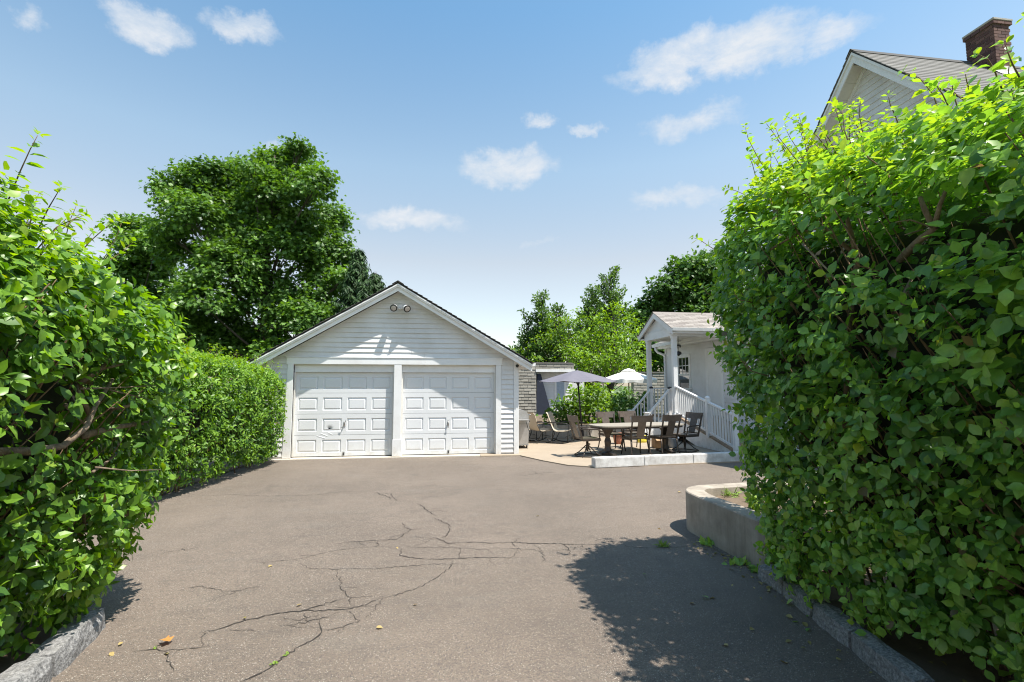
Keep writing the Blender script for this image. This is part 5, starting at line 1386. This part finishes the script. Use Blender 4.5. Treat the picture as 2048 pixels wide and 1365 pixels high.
def rocking_chair(label):
    t = thing('rocking_chair', label, 'rocking chair', (0, 0, 0), 'tan sling rocking chairs by the retaining wall')
    o = lambda n, mb, m, **k: obj(n, mb, m, t, **k)
    prof = [(.27, .40), (.12, .365), (-.12, .36), (-.22, .40), (-.27, .52), (-.33, .70), (-.39, .86), (-.43, .90)]
    rows = [[(x, y - .015 * math.cos(x * 4), z + .02 * (abs(x) / .26) ** 2) for x in np.linspace(-.255, .255, 7)] for y, z in prof]
    mb = MB(); mb.grid(rows); mb.grid([[(x, y - .006, z - .012) for x, y, z in r_] for r_ in rows])
    o('sling', mb, M['sling'], smooth=True)
    for s in (-1, 1):
        o('side_frame', MB().tube([(s * .265, y, z) for y, z in prof], .013, 7), M['sling'], smooth=True)
        o('arm', MB().tube([(s * .28, -.32, .62), (s * .31, -.1, .615), (s * .31, .2, .60), (s * .30, .26, .56), (s * .29, .24, .30), (s * .28, .22, .06)], .013, 7), M['black'], smooth=True)
        o('rear_leg', MB().tube([(s * .28, -.30, .56), (s * .28, -.16, .30), (s * .28, -.28, .06)], .012, 7), M['black'], smooth=True)
        o('rocker', MB().tube([(s * .28, .36 * math.sin(a) * 1.25, .018 + .55 * (1 - math.cos(a * .85)) * .5) for a in np.linspace(-1.05, .95, 11)], .014, 7), M['black'], smooth=True)
    o('cross_bar', MB().tube([(-.28, .16, .2), (.28, .16, .2)], .009, 6), M['black'])
    o('cross_bar', MB().tube([(-.28, -.25, .12), (.28, -.25, .12)], .009, 6), M['black'])
    return t
rk = rocking_chair('tan sling rocking chair nearest the lavender umbrella'); place(rk, 3.62, 14.75, R(-118))
place(copy_tree(rk), 3.02, 15.0, R(-70), label='tan sling rocking chair in the middle, side on, next to the grill')
place(copy_tree(rk), 2.62, 15.55, R(-60), label='tan sling rocking chair half hidden behind the grill')

def grill():
    t = thing('gas_grill', 'steel gas grill on wheels beside the garage corner', 'grill', (2.17, 13.9, PZ))
    o = lambda n, mb, m, **k: obj(n, mb, m, t, world=False, **k)
    bd = o('cabinet', MB().hexa([(-.20, -.28, .10), (.22, -.28, .10), (.22, .34, .10), (-.20, .34, .10)], [(-.24, -.30, .68), (.24, -.30, .68), (.24, .36, .68), (-.24, .36, .68)]), M['steel'], bevel=.01)
    o('control_panel', MB().hexa([(.245, -.33, .68), (.245, .36, .68), (.215, .36, .80), (.215, -.33, .80)], [(-.2, -.33, .68), (-.2, .36, .68), (-.2, .36, .80), (-.2, -.33, .80)]), M['steel'])
    for y in (-.22, .0, .22): o('knob', MB().tube([(.232, y, .74), (.275, y, .745)], [.034, .028], 12), M['black'])
    hd = []
    for a in np.linspace(0, math.pi, 9): hd.append((.235 * math.cos(a), -.32, .805 + .24 * math.sin(a) ** .7))
    o('hood', MB().prism(hd, (0, .68, 0)), M['steel'])
    o('hood_handle', MB().tube([(.24, -.25, .90), (.29, -.25, .90), (.29, .28, .90), (.24, .28, .90)], .012, 7), M['chrome'], smooth=True)
    o('side_shelf', MB().box(-.2, .2, -.62, -.335, .775, .80), M['steel'], bevel=.006)
    o('side_shelf', MB().box(-.2, .2, .365, .62, .775, .80), M['steel'], bevel=.006)
    o('hanging_tool', MB().tube([(.10, -.62, .76), (.16, -.60, .55), (.24, -.50, .42)], .008, 5), M['black'], smooth=True)
    for x in (-.16, .18):
        for y in (-.24, .30):
            o('caster', MB().tube([(x - .015, y, .042), (x + .015, y, .042)], .042, 12), M['black']); o('caster_fork', MB().box(x - .022, x + .022, y - .012, y + .012, .05, .102), M['chrome'])
    o('base_shelf', MB().box(-.22, .24, -.30, .36, .088, .099), M['steel'])
grill()

def umbrella(label, c_top, r, z_rim, pole_base_z, mat, polemat, lean, valance, nr=8):
    t = thing('patio_umbrella', label, 'umbrella', (c_top.x + lean, c_top.y, pole_base_z))
    C = Vector((c_top.x, c_top.y, 0)); zt = c_top.z; rows = []
    N = nr * 6
    for f in (0.02, .16, .33, .5, .67, .84, 1.0):
        row = []
        for k in range(N + 1):
            a = 2 * math.pi * k / N + .2; q = (k % 6) / 6; sag = math.sin(q * math.pi); seg = math.cos(math.pi / nr) / math.cos((q - .5) * 2 * math.pi / nr)
            rad = r * f * (seg * (1 - .03 * sag * f)); z = zt - (zt - z_rim) * (f ** 1.12) - .035 * sag * f * f
            row.append((C.x + rad * math.cos(a), C.y + rad * math.sin(a), z))
        rows.append(row)
    cn = obj('canopy', MB().grid(rows), M[mat], t, smooth=True)
    if valance:
        last = rows[-1]; v2 = []
        for k, (x, y, z) in enumerate(last):
            q = (k % 6) / 6; d = Vector((x - C.x, y - C.y, 0)).normalized(); fl = .03 * math.sin(k * 1.9)
            v2.append((x + d.x * fl, y + d.y * fl, z - .13 - .03 * math.cos(q * 2 * math.pi)))
        obj('valance', MB().grid([last, v2]), M[mat], cn, smooth=True)
        obj('vent_cap', MB().lathe([(r * .26, -.05), (r * .14, .03), (.02, .075)], (C.x, C.y, zt - .0), 16), M[mat], cn, smooth=False)
    foot = Vector((c_top.x + lean, c_top.y, pole_base_z)); top = Vector((c_top.x, c_top.y, zt))
    obj('pole', MB().tube([foot, foot.lerp(top, .5), top + Vector((0, 0, .02))], .024 if valance else .026, 10), M[polemat], t, smooth=True)
    obj('finial', MB().lathe([(.02, 0), (.035, .02), (.012, .06)], tuple(top + Vector((0, 0, .01))), 8), M[polemat], t)
    hub = top + Vector((0, 0, -.06)); slide = foot.lerp(top, .80)
    for k in range(nr):
        a = 2 * math.pi * k / nr + .2; d = Vector((math.cos(a), math.sin(a), 0)); tip = Vector((C.x, C.y, z_rim - .012)) + d * r * .985
        mid = Vector((C.x, C.y, zt - (zt - z_rim) * (.5 ** 1.12) - .02)) + d * r * .5
        rb = obj('rib', MB().tube([hub, mid, tip], .009, 5), M['black' if not valance else 'wood'], t); obj('strut', MB().tube([slide, mid], .008, 5), M['black' if not valance else 'wood'], rb)
    obj('slider_hub', MB().tube([slide - (top - foot).normalized() * .05, slide + (top - foot).normalized() * .04], .04, 10), M['black'], t)
    obj('base_weight', MB().lathe([(.24, 0), (.25, .03), (.20, .07), (.05, .10), (.035, .28), (.03, .30)], tuple(foot), 16), M['black'], t, smooth=False)
ct = aty(1154, 741, 15.55); umbrella('open lavender patio umbrella on a dark pole beside the shrubs', ct, 1.30, 1.86, PZ, 'lavender', 'black', .16, False)
ct = aty(1257, 741, 19.8); umbrella('open white patio umbrella with hanging valance in front of the neighbour wall', ct, 1.16, 1.98, .40, 'canvas', 'wood', .0, True)

# ------------------------------------------------------------------ small things about the patio
def small():
    c = gnd(1318, 896, PZ); t = thing('cardboard_box', 'open tan cardboard box behind the dining chairs by the stairs', 'box', (c.x, c.y, PZ))
    bx = MB()
    for a in ((-.16, .16, -.13, -.125), (-.16, .16, .125, .13), (-.16, -.155, -.125, .125), (.155, .16, -.125, .125)): bx.box(*a, .0, .27)
    bx.box(-.155, .155, -.125, .125, 0, .01)
    obj('sides', bx, M['card'], t, world=False); obj('flap', MB().hexa([(-.16, -.13, .272), (.16, -.13, .272), (.16, -.22, .22), (-.16, -.22, .22)], [(-.16, -.135, .268), (.16, -.135, .268), (.16, -.222, .215), (-.16, -.222, .215)]), M['card'], t, world=False)
    c = gnd(1346, 896, PZ); t = thing('flower_pot', 'blue grey flower pot beside the ramp', 'pot', (c.x, c.y, PZ))
    obj('body', MB().lathe([(.10, 0), (.12, .03), (.15, .24), (.155, .27), (.135, .275), (.12, .22)], (0, 0, 0), 18), M['bluegrey'], t, world=False, smooth=True); obj('rim', MB().lathe([(.15, .255), (.172, .262), (.172, .292), (.14, .292)], (0, 0, 0), 18), M['bluegrey'], t, world=False)
    obj('soil', MB().lathe([(.02, .22), (.125, .23), (.12, .245)], (0, 0, 0), 14), M['soil'], t, world=False)
    c = gnd(1237, 888, PZ); t = thing('flower_pot', 'terracotta flower pot standing behind the patio table', 'pot', (c.x, c.y, PZ))
    obj('body', MB().lathe([(.11, 0), (.13, .05), (.16, .26), (.14, .27)], (0, 0, 0), 18), M['terracotta'], t, world=False, smooth=True); obj('rim', MB().lathe([(.162, .25), (.185, .26), (.185, .31), (.15, .31)], (0, 0, 0), 18), M['terracotta'], t, world=False)
    c = Vector((6.02, 14.55, PZ)); t = thing('paper_sack', 'white and yellow sack standing by the porch stairs', 'sack', c)
    for nm, z0, z1, m_ in (('lower_half', 0, .22, 'yellow'), ('upper_half', .22, .52, 'white')):
        rows = []
        for z in np.linspace(z0, z1, 5):
            sq = 1 - .5 * max(0, (z - .3) / .22); rows.append([((.15 + .02 * math.sin(z * 9)) * math.cos(a), .09 * sq * math.sin(a), z) for a in np.linspace(0, 2 * math.pi, 15)])
        mb = MB().grid(rows); mb.f.append(tuple(range(14))) if z0 == 0 else mb.f.append(tuple(range(4 * 15, 4 * 15 + 14)))
        obj(nm, mb, M[m_], t, world=False, smooth=True)
small()

# ------------------------------------------------------------------ weeds, planter plants, fallen leaves
def weed(px, py, n, ln, name, label, z=0.004, mat='leaf_weed', grass=False, seed=0, at=None):
    r_ = np.random.default_rng(seed + int(px)); c = at if at is not None else gnd(px, py)
    t = thing(name, label, 'weed', (c.x, c.y, z))
    P = np.array([c.x, c.y, z]) + np.column_stack([r_.normal(0, ln * .5, n), r_.normal(0, ln * .3, n), np.zeros(n)])
    T = np.column_stack([r_.normal(0, .6, n), r_.normal(0, .6, n), r_.uniform(.3, 1.2, n)]); N = np.column_stack([r_.normal(0, .5, n), -np.ones(n) * .4, np.ones(n) * .6])
    o = link('blades', leaf_mesh('blades', P, T, N, ln * r_.uniform(.5, 1.2, n), np.full(n, .12 if grass else .6), np.clip(r_.normal(.6, .2, n), 0, 1), M[mat], (LEAF_V, LEAF_F), curl=.5), t); o['kind'] = 'stuff'
    st = MB()
    for k in range(4):
        q = P[k % n]; st.tube([q, q + np.array([r_.normal(0, .01), r_.normal(0, .01), ln * .6])], [.002, .001], 4)
    obj('stalks', st, M['greentwig'], t)
C8 = lambda x, y: (200 + x / 2.048, 900 + y / 2.048); C5 = lambda x, y: (1150 + x / 2.28, 880 + y / 2.28)
weed(*C5(400, 488), 70, .07, 'grass_tuft', 'small grass tuft growing in the crack near the planter', grass=True)
weed(*C8(712, 880), 16, .018, 'weed', 'tiny weed at the lower end of the long crack', seed=1)
weed(*C8(765, 842), 16, .018, 'weed', 'tiny weed halfway along the long near crack', seed=2)
weed(*C8(225, 816), 8, .015, 'weed', 'tiny weed in the crack near the left kerb', seed=3)
for i, (x, y, l) in enumerate(((610, 480, 'leafy weed at the foot of the planter wall, farthest one'), (760, 570, 'leafy weed at the foot of the planter wall, middle one'), (835, 600, 'leafy weed at the foot of the planter wall, next to the granite kerb'))):
    weed(*C5(x, y), 22, .085, 'weed', l, seed=5 + i, mat='leaf_right')
def bed_plants():
    rr = random.Random(31)
    for i, (x, y, n, ln, lab) in enumerate(((3.62, 5.95, 40, .12, 'grassy weed at the back of the planter bed'), (3.50, 5.25, 30, .11, 'yellow-green low plant in the planter bed beside the hedge'), (3.70, 5.62, 30, .10, 'low plant in the middle of the planter bed'))):
        weed(0, 0, n, ln, 'bed_plant', lab, z=.362, seed=40 + i, at=Vector((x, y, .362)), grass=(i == 0))
    c = Vector((4.02, 6.02, .36)); t = thing('flower', 'small pink flower at the edge of the planter bed', 'flower', c); 
    obj('stem', MB().tube([(0, 0, 0), (.01, 0, .1), (0, 0, .17)], .004, 5), M['greentwig'], t, world=False)
    for k in range(6):
        a = k * 1.05; d = Vector((math.cos(a), math.sin(a), .4)); s_ = Vector((-math.sin(a), math.cos(a), 0))
        b = Vector((0, 0, .17)); obj('petal', MB().add([b, b + d * .03 + s_ * .02, b + d * .055, b + d * .03 - s_ * .02], [(0, 1, 2, 3)]), M['pink'], t, world=False)
bed_plants()
def litter():
    rr = random.Random(77); V = [mesh_leaf_single('fallen_leaf', q, M['leaf_fallen'], .35, .15) for q in (.25, .5, .75)] + [mesh_leaf_single('fallen_leaf', .35, M['leaf_right'], .3, .2)]
    spots = [C5(*p) for p in ((545, 745), (580, 712), (640, 718), (815, 860), (990, 915), (1065, 915), (1055, 950), (700, 938), (1210, 965), (965, 1018), (1190, 1000), (310, 612), (835, 645), (945, 590), (1000, 700), (930, 690), (1040, 830), (1075, 860), (890, 690), (960, 800), (1020, 830), (1080, 800), (390, 405), (470, 238), (335, 232))]
    spots += [C8(*p) for p in ((805, 638), (275, 836), (75, 800), (1130, 728), (1300, 632), (690, 480), (1787, 268), (590, 685), (1215, 398), (40, 830))]
    for i, (px, py) in enumerate(spots):
        c = gnd(px, py, .012); o = bpy.data.objects.new('fallen_leaf', V[rr.choice((0, 1, 2, 3)) if i < 22 else rr.choice((0, 1, 2))]); COL.objects.link(o)
        s = rr.uniform(.035, .065) if i < 25 else rr.uniform(.03, .05)
        o.location = c; o.rotation_euler = (rr.uniform(-.3, .3), rr.uniform(-.4, .4), rr.uniform(0, 6.28)); o.scale = (s * .7, s, s)
        tag(o, 'small fallen leaf lying on the asphalt driveway', 'leaf', 'fallen leaves on the driveway')
    c = gnd(*C8(285, 790), .015); V2 = MAPLE_V.copy(); V2[:, 2] = .35 * np.abs(V2[:, 0]) - .2 * V2[:, 1] ** 2 + .1
    me = bpy.data.meshes.new('maple_leaf'); me.from_pydata((V2 * .085).tolist(), [], MAPLE_F); a = me.attributes.new('tint', 'FLOAT', 'FACE'); a.data.foreach_set('value', [1.0] * 5); me.materials.append(M['leaf_fallen'])
    o = bpy.data.objects.new('fallen_maple_leaf', me); COL.objects.link(o); o.location = c; o.rotation_euler = (.2, .1, 1.2)
    tag(o, 'curled orange maple leaf on the driveway near the left kerb', 'leaf')
litter()

def kerb_litter():
    """dry leaves and bits swept against the foot of the right kerb and planter wall"""
    r_ = np.random.default_rng(5); n = 420
    f = r_.uniform(0, 1, n); kx = np.interp(f, [0, .35, .55, 1], [2.93, 2.96, 2.97, 2.62]); ky = np.interp(f, [0, .35, .55, 1], [5.4, 4.4, 4.0, 1.2])
    P = np.column_stack([kx - r_.exponential(.07, n) - .02, ky, np.full(n, .010)]); on = r_.uniform(size=n) < .45
    P[on, 0] = kx[on] + r_.uniform(.17, .45, on.sum()); P[on, 2] = .03
    P = P[~(on & (P[:, 1] > 4.3))]; n = len(P)
    T = np.column_stack([r_.normal(0, 1, n), r_.normal(0, 1, n), r_.normal(0, .15, n)]); N = np.column_stack([r_.normal(0, .35, n), r_.normal(0, .35, n), np.ones(n)])
    o = link('leaf_litter', leaf_mesh('leaf_litter', P, T, N, r_.uniform(.012, .05, n), r_.uniform(.4, .7, n), r_.uniform(0, .8, n), M['leaf_fallen']))
    tag(o, 'dry leaf litter gathered along the right kerb', 'litter', kind='stuff')
    z = .018
    tag(obj('hedge_bed', MB().grid([[(2.72, .2, z), (5.3, .2, z)], [(2.85, 2.5, z), (5.3, 2.5, z)], [(3.1, 4.4, z), (5.3, 4.4, z)]]), M['soil']), kind='structure')
    tag(obj('hedge_bed', MB().grid([[(-2.38, .2, z), (-4.6, .2, z)], [(-2.42, 3.4, z), (-4.6, 3.4, z)], [(-2.5, 4.2, z), (-4.6, 4.9, z)], [(-4.6, 5.4, z), (-5.6, 5.4, z)], [(-4.1, 12.4, z), (-5.6, 12.4, z)]]), M['soil']), kind='structure')
kerb_litter()
